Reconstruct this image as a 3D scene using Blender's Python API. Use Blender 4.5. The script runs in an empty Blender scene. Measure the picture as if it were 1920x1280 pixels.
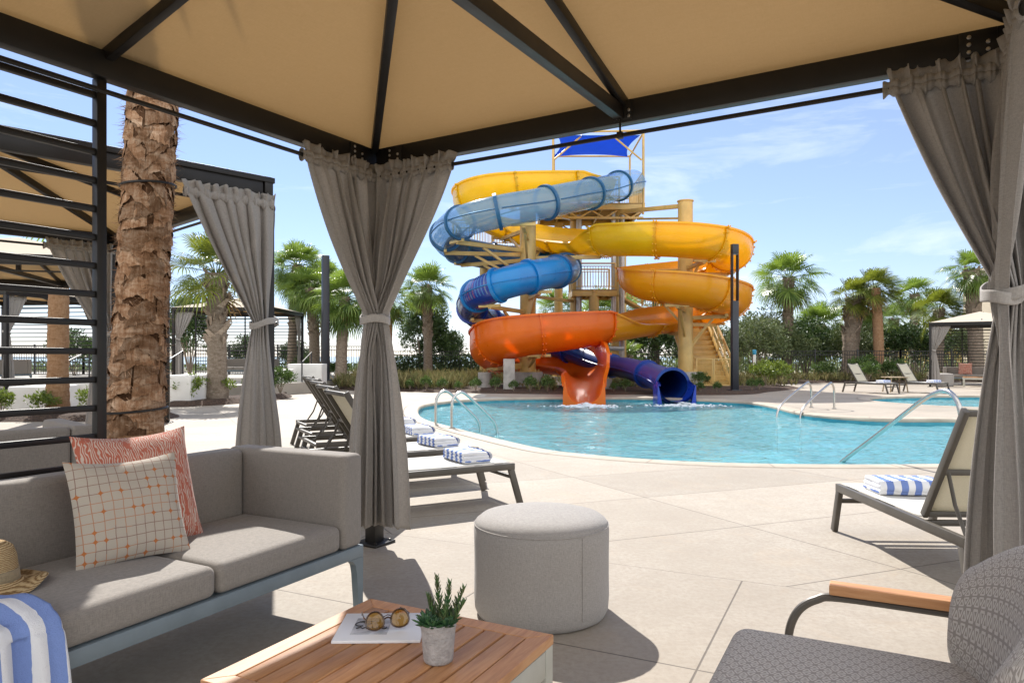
import bpy, bmesh, math, random
from mathutils import Vector, Matrix, Quaternion, noise
from mathutils.geometry import delaunay_2d_cdt
C = bpy.context.scene.collection
V = Vector
R = math.radians
PI = math.pi
# ------------------------------------------------------------------ camera geometry
F = 1326.0; EYE = 1.2; HOR = 668.0
def P(px, py, y):                      # a point of the photo at a known distance
    return V(((px-960)/F*y, y, EYE-(py-HOR)/F*y))
def G(px, py, z=0.0):                  # a point of the photo lying at height z
    y = (EYE-z)*F/(py-HOR)
    return V(((px-960)/F*y, y, z))
# ------------------------------------------------------------------ mesh builder
def spline(pts, sub):
    out = []; n = len(pts)
    for i in range(n-1):
        p = [pts[max(0, min(n-1, i+j-1))] for j in range(4)]
        for s in range(sub):
            t = s/sub
            out.append(tuple(.5*(2*b+(c-a)*t+(2*a-5*b+4*c-d)*t*t+(3*b-a-3*c+d)*t**3) for a, b, c, d in zip(*p)))
    out.append(tuple(pts[-1])); return out
class MB:
    def __init__(s): s.v = []; s.f = []
    def add(s, vs, fs, M=None):
        o = len(s.v)
        for p in vs:
            p = V(p)
            s.v.append(M @ p if M is not None else p)
        for f in fs: s.f.append(tuple(i+o for i in f))
        return s
    def rbox(s, c, size, r=0.004, k=1, M=None, dome=0.0):
        h = [max(a/2, 1e-5) for a in size]
        r = min(r, min(h)*0.999)
        def axis(hh):
            a = [-hh + r*(1-math.cos(PI/2*i/k)) for i in range(k+1)]
            mid = []
            if k > 1:
                n = 6
                mid = [(-hh+r) + (2*hh-2*r)*i/n for i in range(1, n)]
            return a + mid + [-x for x in reversed(a)]
        ax = [axis(x) for x in h]
        idx = {}; vs = []; fs = []
        def vid(p):
            key = tuple(round(x, 6) for x in p)
            if key in idx: return idx[key]
            q = [max(-(h[i]-r), min(h[i]-r, p[i])) for i in range(3)]
            d = [p[i]-q[i] for i in range(3)]
            m = [d[i]/r if r > 0 else 0 for i in range(3)]
            L = math.sqrt(sum(x*x for x in m))
            if L > 1e-9:
                # cube-corner to sphere
                p2 = [q[i]+m[i]/L*r*1.0 if L > 1 or True else p[i] for i in range(3)]
            else: p2 = list(p)
            if dome and p2[2] > 0:
                p2[2] += dome*max(0, (1-(p2[0]/h[0])**2))*max(0, (1-(p2[1]/h[1])**2))
            idx[key] = len(vs); vs.append(V(p2)+V(c)); return idx[key]
        for a in range(3):
            b, d = (a+1) % 3, (a+2) % 3
            for sgn in (-1, 1):
                for i in range(len(ax[b])-1):
                    for j in range(len(ax[d])-1):
                        quad = []
                        for (ii, jj) in ((i, j), (i+1, j), (i+1, j+1), (i, j+1)):
                            p = [0, 0, 0]; p[a] = sgn*h[a]; p[b] = ax[b][ii]; p[d] = ax[d][jj]
                            quad.append(vid(p))
                        if sgn < 0: quad.reverse()
                        if len(set(quad)) >= 3: fs.append(tuple(dict.fromkeys(quad)))
        return s.add(vs, fs, M)
    def beam(s, p0, p1, w, h, up=(0, 0, 1), r=0.003):
        p0, p1 = V(p0), V(p1); d = p1-p0; L = d.length; d.normalize()
        up = V(up)
        if abs(d.dot(up)) > 0.999: up = V((0, 1, 0))
        x = d.cross(up).normalized(); u = x.cross(d)
        M = Matrix((( x.x, d.x, u.x, (p0.x+p1.x)/2), (x.y, d.y, u.y, (p0.y+p1.y)/2), (x.z, d.z, u.z, (p0.z+p1.z)/2), (0, 0, 0, 1)))
        return s.rbox((0, 0, 0), (w, L, h), r, 1, M)
    def tube(s, pts, r, n=10, cap=True, closed=False):
        pts = [V(p) for p in pts]; m = len(pts)
        rs = r if isinstance(r, (list, tuple)) else [r]*m
        T = []
        for i in range(m):
            if closed: t = pts[(i+1) % m]-pts[i-1]
            else: t = pts[min(i+1, m-1)]-pts[max(i-1, 0)]
            T.append(t.normalized())
        ref = V((0, 0, 1)) if abs(T[0].z) < 0.9 else V((1, 0, 0))
        N = (ref - T[0]*ref.dot(T[0])).normalized()
        vs = []; fs = []
        for i in range(m):
            if i: N = (N - T[i]*N.dot(T[i])).normalized()
            B = T[i].cross(N)
            for j in range(n):
                a = 2*PI*j/n
                vs.append(pts[i]+(N*math.cos(a)+B*math.sin(a))*rs[i])
        for i in range(m if closed else m-1):
            for j in range(n):
                a, b = i*n+j, i*n+(j+1) % n
                c, d = ((i+1) % m)*n+(j+1) % n, ((i+1) % m)*n+j
                fs.append((a, b, c, d))
        if cap and not closed:
            fs.append(tuple(range(n-1, -1, -1))); fs.append(tuple((m-1)*n+j for j in range(n)))
        return s.add(vs, fs)
    def lathe(s, prof, c=(0, 0, 0), n=32, M=None, cap=True):
        vs = []; fs = []; c = V(c)
        for (r, z) in prof:
            for j in range(n):
                a = 2*PI*j/n; vs.append(c+V((r*math.cos(a), r*math.sin(a), z)))
        for i in range(len(prof)-1):
            for j in range(n):
                fs.append((i*n+j, i*n+(j+1) % n, (i+1)*n+(j+1) % n, (i+1)*n+j))
        if cap:
            fs.append(tuple(range(n-1, -1, -1))); fs.append(tuple((len(prof)-1)*n+j for j in range(n)))
        return s.add(vs, fs, M)
    def prism(s, poly, z0, z1, M=None):
        n = len(poly)
        vs = [V((x, y, z0)) for x, y in poly]+[V((x, y, z1)) for x, y in poly]
        fs = [tuple(range(n-1, -1, -1)), tuple(range(n, 2*n))]
        for i in range(n): fs.append((i, (i+1) % n, n+(i+1) % n, n+i))
        return s.add(vs, fs, M)
    def grid(s, fn, nu, nv, M=None, cu=False):
        vs = [fn(i/nu, j/nv) for j in range(nv+1) for i in range(nu if cu else nu+1)]
        w = nu if cu else nu+1; fs = []
        for j in range(nv):
            for i in range(nu):
                i2 = (i+1) % w if cu else i+1
                fs.append((j*w+i, j*w+i2, (j+1)*w+i2, (j+1)*w+i))
        return s.add(vs, fs, M)
    def build(s, name, mat, parent=None, smooth=True, ang=35, loc=None, world=False):
        me = bpy.data.meshes.new(name)
        off = V((0, 0, 0))
        if world and parent is not None:
            off = V(parent.location); q = parent
            while q.parent: q = q.parent; off += V(q.location)
        if loc is not None: off = V(loc)
        me.from_pydata([tuple(p-off) for p in s.v], [], s.f)
        me.update()
        if smooth:
            me.shade_smooth(); me.set_sharp_from_angle(angle=R(ang))
        for m in (mat if isinstance(mat, (list, tuple)) else [mat]): me.materials.append(m)
        o = bpy.data.objects.new(name, me); C.objects.link(o)
        if parent is not None: o.parent = parent
        if loc is not None: o.location = loc
        return o
def tag(o, label=None, cat=None, group=None, kind=None):
    if label: o['label'] = label
    if cat: o['category'] = cat
    if group: o['group'] = group
    if kind: o['kind'] = kind
    return o
def thing(name, label, cat, loc=(0, 0, 0), rot=0.0, group=None):
    o = bpy.data.objects.new(name, None); C.objects.link(o)
    o.empty_display_size = 0.1
    o.location = loc; o.rotation_euler = (0, 0, rot)
    return tag(o, label, cat, group)
def dup(root, loc, rot=0.0, label=None, group=None, scale=None):
    r = root.copy(); C.objects.link(r); r.location = loc; r.rotation_euler = (0, 0, rot)
    if scale: r.scale = scale if isinstance(scale, (tuple, list)) else (scale,)*3
    if label: r['label'] = label
    if group: r['group'] = group
    for ch in list(root.children):
        c = ch.copy(); C.objects.link(c); c.parent = r
        for g in list(ch.children):
            d = g.copy(); C.objects.link(d); d.parent = c
    return r
# ------------------------------------------------------------------ node helpers / materials
class N:
    def __init__(s, name, world=False):
        if world: s.m = world
        else:
            s.m = bpy.data.materials.new(name)
        s.m.use_nodes = True; s.t = s.m.node_tree; s.t.nodes.clear()
    def n(s, typ, ins=None, **kw):
        nd = s.t.nodes.new(typ)
        for k, v in kw.items(): setattr(nd, k, v)
        for k, v in (ins or {}).items(): s.set(nd.inputs[k], v)
        return nd
    def set(s, sock, v):
        if isinstance(v, bpy.types.NodeSocket): s.t.links.new(v, sock)
        elif hasattr(v, 'outputs'): s.t.links.new(v.outputs[0], sock)
        elif isinstance(v, (tuple, list)) and len(v) == 3 and sock.type == 'RGBA': sock.default_value = (*v, 1)
        else: sock.default_value = v
    def math(s, op, a, b=0.0, c=None):
        nd = s.n('ShaderNodeMath', operation=op); s.set(nd.inputs[0], a); s.set(nd.inputs[1], b)
        if c is not None: s.set(nd.inputs[2], c)
        return nd.outputs[0]
    def mix(s, f, a, b, blend='MIX'):
        nd = s.n('ShaderNodeMix', data_type='RGBA', blend_type=blend)
        s.set(nd.inputs[0], f); s.set(nd.inputs[6], a); s.set(nd.inputs[7], b)
        return nd.outputs[2]
    def coord(s, kind='Object', scale=None, rot=None):
        tc = s.n('ShaderNodeTexCoord').outputs[kind]
        if scale or rot:
            mp = s.n('ShaderNodeMapping', {'Vector': tc})
            if scale: mp.inputs['Scale'].default_value = scale
            if rot: mp.inputs['Rotation'].default_value = rot
            return mp.outputs[0]
        return tc
    def noise(s, vec, scale, detail=4, rough=.55, dist=0):
        return s.n('ShaderNodeTexNoise', {'Vector': vec, 'Scale': scale, 'Detail': detail, 'Roughness': rough, 'Distortion': dist}).outputs[0]
    def ramp(s, f, stops):
        nd = s.n('ShaderNodeValToRGB', {'Fac': f}); cr = nd.color_ramp
        while len(cr.elements) < len(stops): cr.elements.new(0.5)
        for e, (p, c) in zip(cr.elements, stops):
            e.position = p; e.color = (*c, 1) if len(c) == 3 else c
        return nd.outputs[0]
    def bump(s, h, strength=.3, dist=.01, normal=None):
        ins = {'Height': h, 'Strength': strength, 'Distance': dist}
        if normal is not None: ins['Normal'] = normal
        return s.n('ShaderNodeBump', ins).outputs[0]
    def out(s, sh, vol=None):
        o = s.n('ShaderNodeOutputMaterial'); s.t.links.new(sh if hasattr(sh, 'links') else sh.outputs[0], o.inputs[0]); return s.m
    def pbr(s, col, rough=.6, metal=0, spec=.5, normal=None, coat=0, sheen=0):
        b = s.n('ShaderNodeBsdfPrincipled', {'Base Color': col, 'Roughness': rough, 'Metallic': metal, 'Specular IOR Level': spec, 'Coat Weight': coat, 'Sheen Weight': sheen})
        b.inputs['Coat Roughness'].default_value = .08
        if normal is not None: s.set(b.inputs['Normal'], normal)
        return b
def mat(name, col, rough=.6, var=.15, vs=6, bump=0, bs=60, metal=0, spec=.5, stretch=None, col2=None, island=0, trans=0, tcol=None, coat=0, bdist=.004, sheen=0, rvar=0):
    k = N(name)
    co = k.coord('Object', stretch)
    nz = k.noise(co, vs, 5)
    c2 = col2 or tuple(x*(1-2*var) for x in col)
    c1 = col if col2 else tuple(min(1, x*(1+var)) for x in col)
    f = k.n('ShaderNodeMapRange', {'Value': nz, 'From Min': .3, 'From Max': .7}).outputs[0]
    c = k.mix(f, c1, c2)
    if island:
        ri = k.n('ShaderNodeNewGeometry').outputs['Random Per Island']
        val = k.math('MULTIPLY_ADD', ri, 2*island, 1-island)
        hue = k.math('MULTIPLY_ADD', ri, -.05, .525)
        c = k.n('ShaderNodeHueSaturation', {'Color': c, 'Value': val, 'Hue': hue}).outputs[0]
    nor = None
    if bump: nor = k.bump(k.noise(co, bs, 4, .6), bump, bdist)
    rr = rough
    if rvar: rr = k.math('MULTIPLY_ADD', k.noise(k.coord(), 9, 4), rvar, rough-rvar/2)
    b = k.pbr(c, rr, metal, spec, nor, coat, sheen)
    if trans:
        t = k.n('ShaderNodeBsdfTranslucent', {'Color': tcol if tcol else c})
        if nor is not None: k.set(t.inputs['Normal'], nor)
        b = k.n('ShaderNodeMixShader', {0: trans, 1: b.outputs[0], 2: t.outputs[0]})
    return k.out(b)
def fabric(name, col, wv=900, dark=.72, bump=.25, trans=0, fleck=.42, rough=.85):
    """woven cloth: two crossed thread noises plus slow mottling"""
    k = N(name); co = k.coord()
    a = k.noise(k.coord('Object', (1, 1, .10)), wv*.6, 2, .6)
    b = k.noise(k.coord('Object', (.14, .14, 1)), wv*.6, 2, .6)
    t = k.math('ADD', a, b)
    f = k.n('ShaderNodeMapRange', {'Value': t, 'From Min': .75, 'From Max': 1.25}).outputs[0]
    slow = k.noise(co, 3.5, 4)
    c = k.mix(f, tuple(x*(1-fleck*.5) for x in col), tuple(min(1, x*(1+fleck*.35)) for x in col))
    c = k.mix(k.math('MULTIPLY', slow, .35), c, tuple(x*dark for x in col))
    nor = k.bump(f, bump, .0012)
    sh = k.pbr(c, rough, 0, .25, nor, 0, .15)
    if trans:
        tr = k.n('ShaderNodeBsdfTranslucent', {'Color': c, 'Normal': nor})
        sh = k.n('ShaderNodeMixShader', {0: trans, 1: sh.outputs[0], 2: tr.outputs[0]})
    return k.out(sh)
M = {}
M['bronze'] = mat('bronze_metal', (.014, .0125, .0115), .42, .12, 7, .05, 300, spec=.35, rvar=.15)
M['taupe_metal'] = mat('taupe_metal', (.085, .075, .062), .45, .1, 7, .05, 300, rvar=.15)
M['sofa_metal'] = mat('sofa_metal', (.17, .215, .245), .45, .06, 9, .04, 300)
M['pale_metal'] = mat('pale_metal', (.48, .47, .40), .5, .06, 9)
M['steel'] = mat('polished_steel', (.52, .50, .47), .24, .05, 20, 0, metal=1, rvar=.1)
M['bolt'] = mat('bolt_steel', (.5, .48, .45), .35, .1, 30, metal=1)
M['sofa'] = fabric('sofa_fabric', (.262, .238, .212), 900)
M['pouf'] = fabric('pouf_fabric', (.345, .325, .305), 900)
M['curtain'] = fabric('curtain_fabric', (.43, .405, .38), 700, .88, .2, trans=.36)
M['tie'] = fabric('tieback_fabric', (.38, .36, .338), 700)
M['sling'] = fabric('sling_mesh', (.62, .60, .55), 1200, .9, .15, fleck=.3)
M['sling_back'] = fabric('sling_back_mesh', (.64, .60, .49), 1200, .92, .15, trans=.35, fleck=.25)
M['pot'] = mat('textured_pot', (.42, .40, .39), .75, .12, 60, .9, 150, bdist=.006)
M['soil'] = mat('soil', (.05, .035, .025), .95, .3, 80, .6, 120)
M['leaf_succ'] = mat('succulent_leaf', (.045, .12, .045), .45, .2, 40, island=.45)
M['leaf_stem'] = mat('spiky_leaf', (.05, .16, .05), .4, .2, 30, col2=(.14, .12, .06), island=.3)
M['paper'] = mat('white_paper', (.78, .78, .79), .35, .02, 6)
M['ink'] = mat('dark_ink', (.05, .05, .055), .5, .3, 60)
M['greyprint'] = mat('grey_print', (.5, .5, .52), .4, .25, 35)
M['tortoise'] = mat('tortoise_frame', (.10, .045, .015), .2, .3, 90, col2=(.02, .012, .008), coat=.5)
M['concrete'] = mat('footing_concrete', (.40, .385, .36), .85, .14, 4, .35, 40)
M['stucco'] = mat('white_stucco', (.72, .71, .68), .8, .05, 3, .25, 120)
M['coping'] = mat('pool_coping', (.42, .36, .285), .75, .1, 3, .25, 90)
M['mulch'] = mat('bark_mulch', (.085, .05, .032), .95, .4, 25, 1.0, 30, bdist=.05)
M['terrace'] = mat('terrace_concrete', (.35, .32, .275), .8, .08, 2, .2, 60)
M['pale_wood'] = mat('pale_wood', (.40, .31, .20), .6, .15, 8)
M['joint'] = mat('sealant_joint', (.16, .135, .11), .9, .15, 30)
M['sand'] = mat('dune_sand', (.40, .34, .24), .95, .2, .5, .5, 3, col2=(.12, .14, .05))
M['sea'] = mat('sea_water', (.05, .17, .24), .15, .2, .02, .2, .6, spec=.5)
M['fence'] = mat('fence_black', (.015, .015, .016), .5, .1, 6)
M['pole'] = mat('pole_dark_blue', (.018, .021, .030), .38, .1, 6)
M['tower'] = mat('tower_steel', (.63, .44, .15), .42, .1, 2.2, .06, 30, coat=.15, rvar=.2)
M['tower_deck'] = mat('tower_deck', (.36, .24, .10), .7, .15, 3, .1, 30)
M['shade_blue'] = mat('shade_sail', (.006, .15, .74), .7, .08, 3, .1, 200, trans=.4, tcol=(.01, .26, 1.0))
M['galv'] = mat('galvanised_pipe', (.5, .5, .5), .4, .08, 10, metal=.4)
def glassfibre(name, c, c2=None, tr=.22, t=None):
    return mat(name, c, .30, .10, 1.4, .05, 2.5, spec=.5, col2=c2, trans=tr, tcol=t or c, coat=.35, rvar=.18)
M['yellow'] = glassfibre('yellow_fibreglass', (.86, .62, .014), (.76, .53, .012), .38, (.95, .70, .02))
M['amber'] = glassfibre('amber_fibreglass', (.86, .45, .012), (.78, .38, .010), .38, (.95, .54, .02))
M['gold'] = glassfibre('gold_fibreglass', (.86, .53, .012), (.77, .46, .01), .38, (.95, .62, .02))
M['orange'] = glassfibre('orange_fibreglass', (.86, .225, .010), (.76, .175, .008), .42, (.98, .30, .01))
M['blue'] = glassfibre('blue_fibreglass', (.006, .25, .62), (.006, .19, .52), .22, (.01,.3,.8))
M['midblue'] = glassfibre('mid_blue_fibreglass', (.012, .13, .34), (.01, .09, .26), .08)
M['navy'] = mat('navy_fibreglass', (.005, .038, .24), .34, .15, .9, spec=.5, coat=.15)
M['royal'] = glassfibre('royal_fibreglass', (.010, .05, .42), (.008, .035, .3), .08)
M['flange_blue'] = mat('flange_blue', (.015, .10, .22), .4, .1, 4)
M['building'] = mat('beige_render', (.50, .42, .31), .85, .05, 1, .1, 30)
M['bldg_glass'] = mat('window_glass', (.05, .07, .085), .08, .1, 1, spec=.8)
M['bldg_yellow'] = mat('yellow_render', (.62, .5, .2), .85, .05, 1)
def k_clear():
    k = N('clear_tube'); nz = k.noise(k.coord('Object', (1, 1, 1)), 1.3, 4)
    d = k.pbr(k.mix(nz, (.30, .47, .62), (.16, .32, .50)), .12, 0, .7, None, .6)
    t = k.n('ShaderNodeBsdfTransparent', {'Color': (.62, .78, .92)})
    return k.out(k.n('ShaderNodeMixShader', {0: k.math('MULTIPLY_ADD', nz, .25, .38), 1: t.outputs[0], 2: d.outputs[0]}))
M['clear'] = k_clear()
def k_lens():
    k = N('amber_lens'); d = k.pbr((.22, .11, .02), .05, 0, .8, None, 1)
    t = k.n('ShaderNodeBsdfTransparent', {'Color': (.75, .45, .12)})
    return k.out(k.n('ShaderNodeMixShader', {0: .45, 1: t.outputs[0], 2: d.outputs[0]}))
M['lens'] = k_lens()
def k_canopy(top):
    k = N('canopy_canvas_top' if top else 'canopy_canvas'); co = k.coord('Object', (1, .12, 1))
    a = k.noise(co, 160, 3, .6); b = k.noise(k.coord('Object', (.12, 1, 1)), 160, 3, .6)
    f = k.math('MULTIPLY', k.math('ADD', a, b), .5)
    slow = k.noise(k.coord(), 1.6, 5)
    c = k.mix(f, (.56, .42, .25), (.70, .55, .36)); c = k.mix(k.math('MULTIPLY', slow, .3), c, (.50, .37, .22))
    nor = k.bump(f, .25, .002)
    if top:
        c = k.mix(f, (.74, .66, .54), (.84, .77, .66))
    d = k.n('ShaderNodeBsdfDiffuse', {'Color': c, 'Normal': nor})
    tc = k.mix(f, (.45, .315, .155), (.61, .445, .24)); tc = k.mix(k.math('MULTIPLY', slow, .5), tc, (.40, .275, .135))
    if top: tc = (.62, .54, .42, 1)
    t = k.n('ShaderNodeBsdfTranslucent', {'Color': tc, 'Normal': nor})
    return k.out(k.n('ShaderNodeMixShader', {0: .42, 1: d.outputs[0], 2: t.outputs[0]}))
M['canopy'] = k_canopy(False); M['canopy_top'] = k_canopy(True)
def k_teak(s1, s2):
    k = N('teak_wood'); co = k.coord('Object', s1)
    w = k.noise(co, 5, 6, .65, .6); fine = k.noise(k.coord('Object', s2), 8, 4)
    ri = k.n('ShaderNodeNewGeometry').outputs['Random Per Island']
    c = k.ramp(w, [(.25, (.34, .155, .062)), (.5, (.47, .23, .10)), (.75, (.56, .315, .15))])
    c = k.n('ShaderNodeHueSaturation', {'Color': c, 'Value': k.math('MULTIPLY_ADD', ri, .45, .78)}).outputs[0]
    return k.out(k.pbr(c, k.math('MULTIPLY_ADD', fine, .25, .36), 0, .4, k.bump(fine, .2, .001)))
M['teak'] = k_teak((14, 1.2, 14), (60, 3, 60)); M['teak_x'] = k_teak((1.2, 14, 14), (3, 60, 60))
def k_deck():
    k = N('deck_concrete')
    geo = k.n('ShaderNodeNewGeometry').outputs['Position']
    sep = k.n('ShaderNodeSeparateXYZ', {0: geo}); x, y = sep.outputs[0], sep.outputs[1]
    def lin(nx, ny, c, s):                      # distance in metres to the nearest joint of a parallel family
        d = k.math('ADD', k.math('MULTIPLY', x, nx), k.math('MULTIPLY', y, ny))
        q = k.math('DIVIDE', k.math('SUBTRACT', d, c), s)
        return k.math('MULTIPLY', k.math('ABSOLUTE', k.math('SUBTRACT', q, k.math('ROUND', q))), s)
    side = k.math('GREATER_THAN', k.math('ADD', k.math('MULTIPLY', x, .438), k.math('MULTIPLY', y, .899)), 3.946)
    near = k.math('MINIMUM', lin(.438, .899, 3.946, 1.2), lin(.899, -.438, -.55, 1.2))
    far = k.math('MINIMUM', lin(-.37, .929, 2.9, 1.14), lin(.886, .464, 3.8, 2.3))
    inv = k.math('SUBTRACT', 1.0, side)
    dist = k.math('ADD', k.math('MULTIPLY', near, inv), k.math('MULTIPLY', far, side))
    wob = k.math('MULTIPLY_ADD', k.noise(geo, 5, 3), .002, .0016)
    ln = k.n('ShaderNodeMapRange', {'Value': dist, 'From Min': wob, 'From Max': k.math('ADD', wob, .003), 'To Min': 1.0, 'To Max': 0.0}).outputs[0]
    big = k.noise(geo, .7, 6, .6); med = k.noise(geo, 6, 6, .65); fine = k.noise(geo, 120, 3, .7)
    mp = k.n('ShaderNodeMapping', {'Vector': geo}); mp.inputs['Rotation'].default_value = (0, 0, R(27)); mp.inputs['Scale'].default_value = (90, 2.5, 1)
    broom = k.noise(mp.outputs[0], 1.6, 3, .6)
    c = k.ramp(big, [(.3, (.335, .292, .237)), (.5, (.41, .366, .305)), (.72, (.485, .44, .378))])
    c = k.mix(k.n('ShaderNodeMapRange', {'Value': med, 'From Min': .42, 'From Max': .72, 'To Max': .75}).outputs[0], c, (.33, .282, .228))
    c = k.mix(k.math('MULTIPLY', fine, .45), c, (.29, .25, .205))
    mid = k.noise(geo, 34, 5, .75)
    c = k.mix(k.n('ShaderNodeMapRange', {'Value': mid, 'From Min': .42, 'From Max': .64, 'To Max': .75}).outputs[0], c, (.285, .243, .195))
    st = k.noise(geo, 1.9, 8, .7, .8)
    c = k.mix(k.n('ShaderNodeMapRange', {'Value': st, 'From Min': .55, 'From Max': .70, 'To Max': .5}).outputs[0], c, (.41, .32, .23))
    c = k.mix(k.math('MULTIPLY', broom, .35), c, (.33, .29, .24))
    def cellid(nx, ny, c0, s):
        d = k.math('ADD', k.math('MULTIPLY', x, nx), k.math('MULTIPLY', y, ny)); return k.math('FLOOR', k.math('DIVIDE', k.math('SUBTRACT', d, c0), s))
    def pick(a, b): return k.math('ADD', k.math('MULTIPLY', a, inv), k.math('MULTIPLY', b, side))
    wn = k.n('ShaderNodeTexWhiteNoise', noise_dimensions='2D'); cbn = k.n('ShaderNodeCombineXYZ', {0: pick(cellid(.438, .899, 3.946, 1.2), cellid(-.37, .929, 2.9, 1.14)), 1: pick(cellid(.899, -.438, -.55, 1.2), cellid(.886, .464, 3.8, 2.3))}); k.set(wn.inputs[0], cbn.outputs[0])
    c = k.n('ShaderNodeHueSaturation', {'Color': c, 'Value': k.math('MULTIPLY_ADD', wn.outputs[0], .16, .92)}).outputs[0]
    c = k.mix(k.math('MULTIPLY', ln, .82), c, (.10, .085, .07))
    h = k.math('SUBTRACT', k.math('ADD', k.math('MULTIPLY', broom, .5), k.math('MULTIPLY', fine, .5)), k.math('MULTIPLY', ln, 2.0))
    return k.out(k.pbr(c, .72, 0, .3, k.bump(h, .35, .003)))
M['deck'] = k_deck()
def k_water(name, body):
    k = N(name); geo = k.n('ShaderNodeNewGeometry').outputs['Position']
    a = k.noise(geo, 1.1, 3, .5, .8); b = k.noise(geo, 3.8, 4, .6, 1.2); c = k.noise(geo, 11, 3, .6, .5)
    h = k.math('ADD', k.math('ADD', k.math('MULTIPLY', a, .55), k.math('MULTIPLY', b, .5)), k.math('MULTIPLY', c, .18))
    nor = k.bump(h, .8, .10)
    fr = k.n('ShaderNodeFresnel', {'IOR': 1.33, 'Normal': nor})
    gl = k.n('ShaderNodeBsdfGlossy', {'Color': (1, 1, 1), 'Roughness': .05, 'Normal': nor})
    tr = k.n('ShaderNodeBsdfTransparent', {'Color': (.66, .93, .97)})
    df = k.n('ShaderNodeBsdfDiffuse', {'Color': body, 'Normal': nor})
    under = k.n('ShaderNodeMixShader', {0: .42, 1: tr.outputs[0], 2: df.outputs[0]})
    return k.out(k.n('ShaderNodeMixShader', {0: fr.outputs[0], 1: under.outputs[0], 2: gl.outputs[0]}))
M['water'] = k_water('pool_water', (.27, .67, .73))
def k_basin():
    k = N('basin_tile'); geo = k.n('ShaderNodeNewGeometry').outputs['Position']
    br = k.n('ShaderNodeTexBrick', {'Vector': k.n('ShaderNodeMapping', {'Vector': geo}).outputs[0], 'Color1': (.14, .45, .55), 'Color2': (.12, .40, .52), 'Mortar': (.30, .58, .64), 'Scale': 3.3, 'Mortar Size': .012})
    br.offset = 0
    nz = k.noise(geo, 2.2, 6, .6, 2.5)  # warped pale mottling painted into the basin colour in place of caustic light
    c = k.mix(k.n('ShaderNodeMapRange', {'Value': nz, 'From Min': .35, 'From Max': .65, 'To Max': .6}).outputs[0], (.26, .62, .72), (.50, .80, .86))
    return k.out(k.pbr(c, .6))
M['basin'] = k_basin()
def k_tile():
    k = N('waterline_tile'); co = k.coord('Object')
    v = k.n('ShaderNodeTexVoronoi', {'Vector': co, 'Scale': 7, 'Randomness': .25}, distance='CHEBYCHEV')
    c = k.mix(v.outputs['Color'], (.02, .20, .28), (.05, .30, .38))
    return k.out(k.pbr(c, .15))
M['wtile'] = k_tile()
def k_stripe(name, axis, period, duty=.5, blue=(.14, .21, .47), off=0.0, wob=.0, white=(.78, .79, .82)):
    k = N(name); co = k.coord(); sep = k.n('ShaderNodeSeparateXYZ', {0: co}); a = sep.outputs[axis]
    nz = k.noise(co, 260, 3, .7)
    a = k.math('ADD', a, k.math('MULTIPLY', k.noise(co, 40, 2), .003))
    fr = k.math('FRACT', k.math('ADD', k.math('DIVIDE', a, period), off))
    st = k.math('LESS_THAN', fr, duty)
    c = k.mix(st, white, k.mix(k.math('MULTIPLY', nz, .5), blue, tuple(min(1, x*1.6+.05) for x in blue)))
    return k.out(k.pbr(c, .95, 0, .1, k.bump(nz, .9, .004), 0, .03))
M['towel'] = k_stripe('striped_towel', 0, .085, .5)
M['towel_big'] = k_stripe('striped_towel_wide', 0, .082, .52, off=.42, blue=(.17, .25, .52))
M['towel_far'] = k_stripe('striped_towel_far', 0, .085, .5)
def k_gridpillow():
    k = N('grid_pillow'); co = k.coord(); nz0 = k.n('ShaderNodeTexNoise', {'Vector': co, 'Scale': 9.0}).outputs['Color']
    vm = k.n('ShaderNodeVectorMath', operation='MULTIPLY_ADD'); k.set(vm.inputs[0], nz0); vm.inputs[1].default_value = (.012, .012, 0); k.set(vm.inputs[2], co)
    sep = k.n('ShaderNodeSeparateXYZ', {0: vm.outputs[0]}); S = .034
    def cell(a):
        q = k.math('DIVIDE', a, S); r = k.math('ROUND', q)
        return k.math('ABSOLUTE', k.math('SUBTRACT', q, r)), r
    dx, ix = cell(sep.outputs[0]); dy, iy = cell(sep.outputs[1])
    l1 = k.math('LESS_THAN', dx, .036); l2 = k.math('LESS_THAN', dy, .036)
    wn = k.n('ShaderNodeTexWhiteNoise', noise_dimensions='2D')
    cb = k.n('ShaderNodeCombineXYZ', {0: ix, 1: iy}); k.set(wn.inputs[0], cb.outputs[0])
    ast = k.math('ADD', k.math('SQRT', dx), k.math('SQRT', dy))
    star = k.math('MULTIPLY', k.math('LESS_THAN', ast, .70), k.math('GREATER_THAN', wn.outputs[0], .70))
    wv = k.noise(co, 500, 2)
    base = k.mix(k.math('MULTIPLY', wv, .4), (.45, .40, .335), (.36, .32, .265))
    hue = k.math('GREATER_THAN', k.noise(co, 6, 2), .5)
    lc = k.mix(hue, (.40, .17, .08), (.21, .11, .085))
    c = k.mix(k.math('MULTIPLY', k.math('MAXIMUM', l1, l2), .85), base, lc)
    c = k.mix(star, c, (.42, .15, .05))
    return k.out(k.pbr(c, .9, 0, .15, k.bump(wv, .3, .001), 0, .2))
M['gridpillow'] = k_gridpillow()
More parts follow.
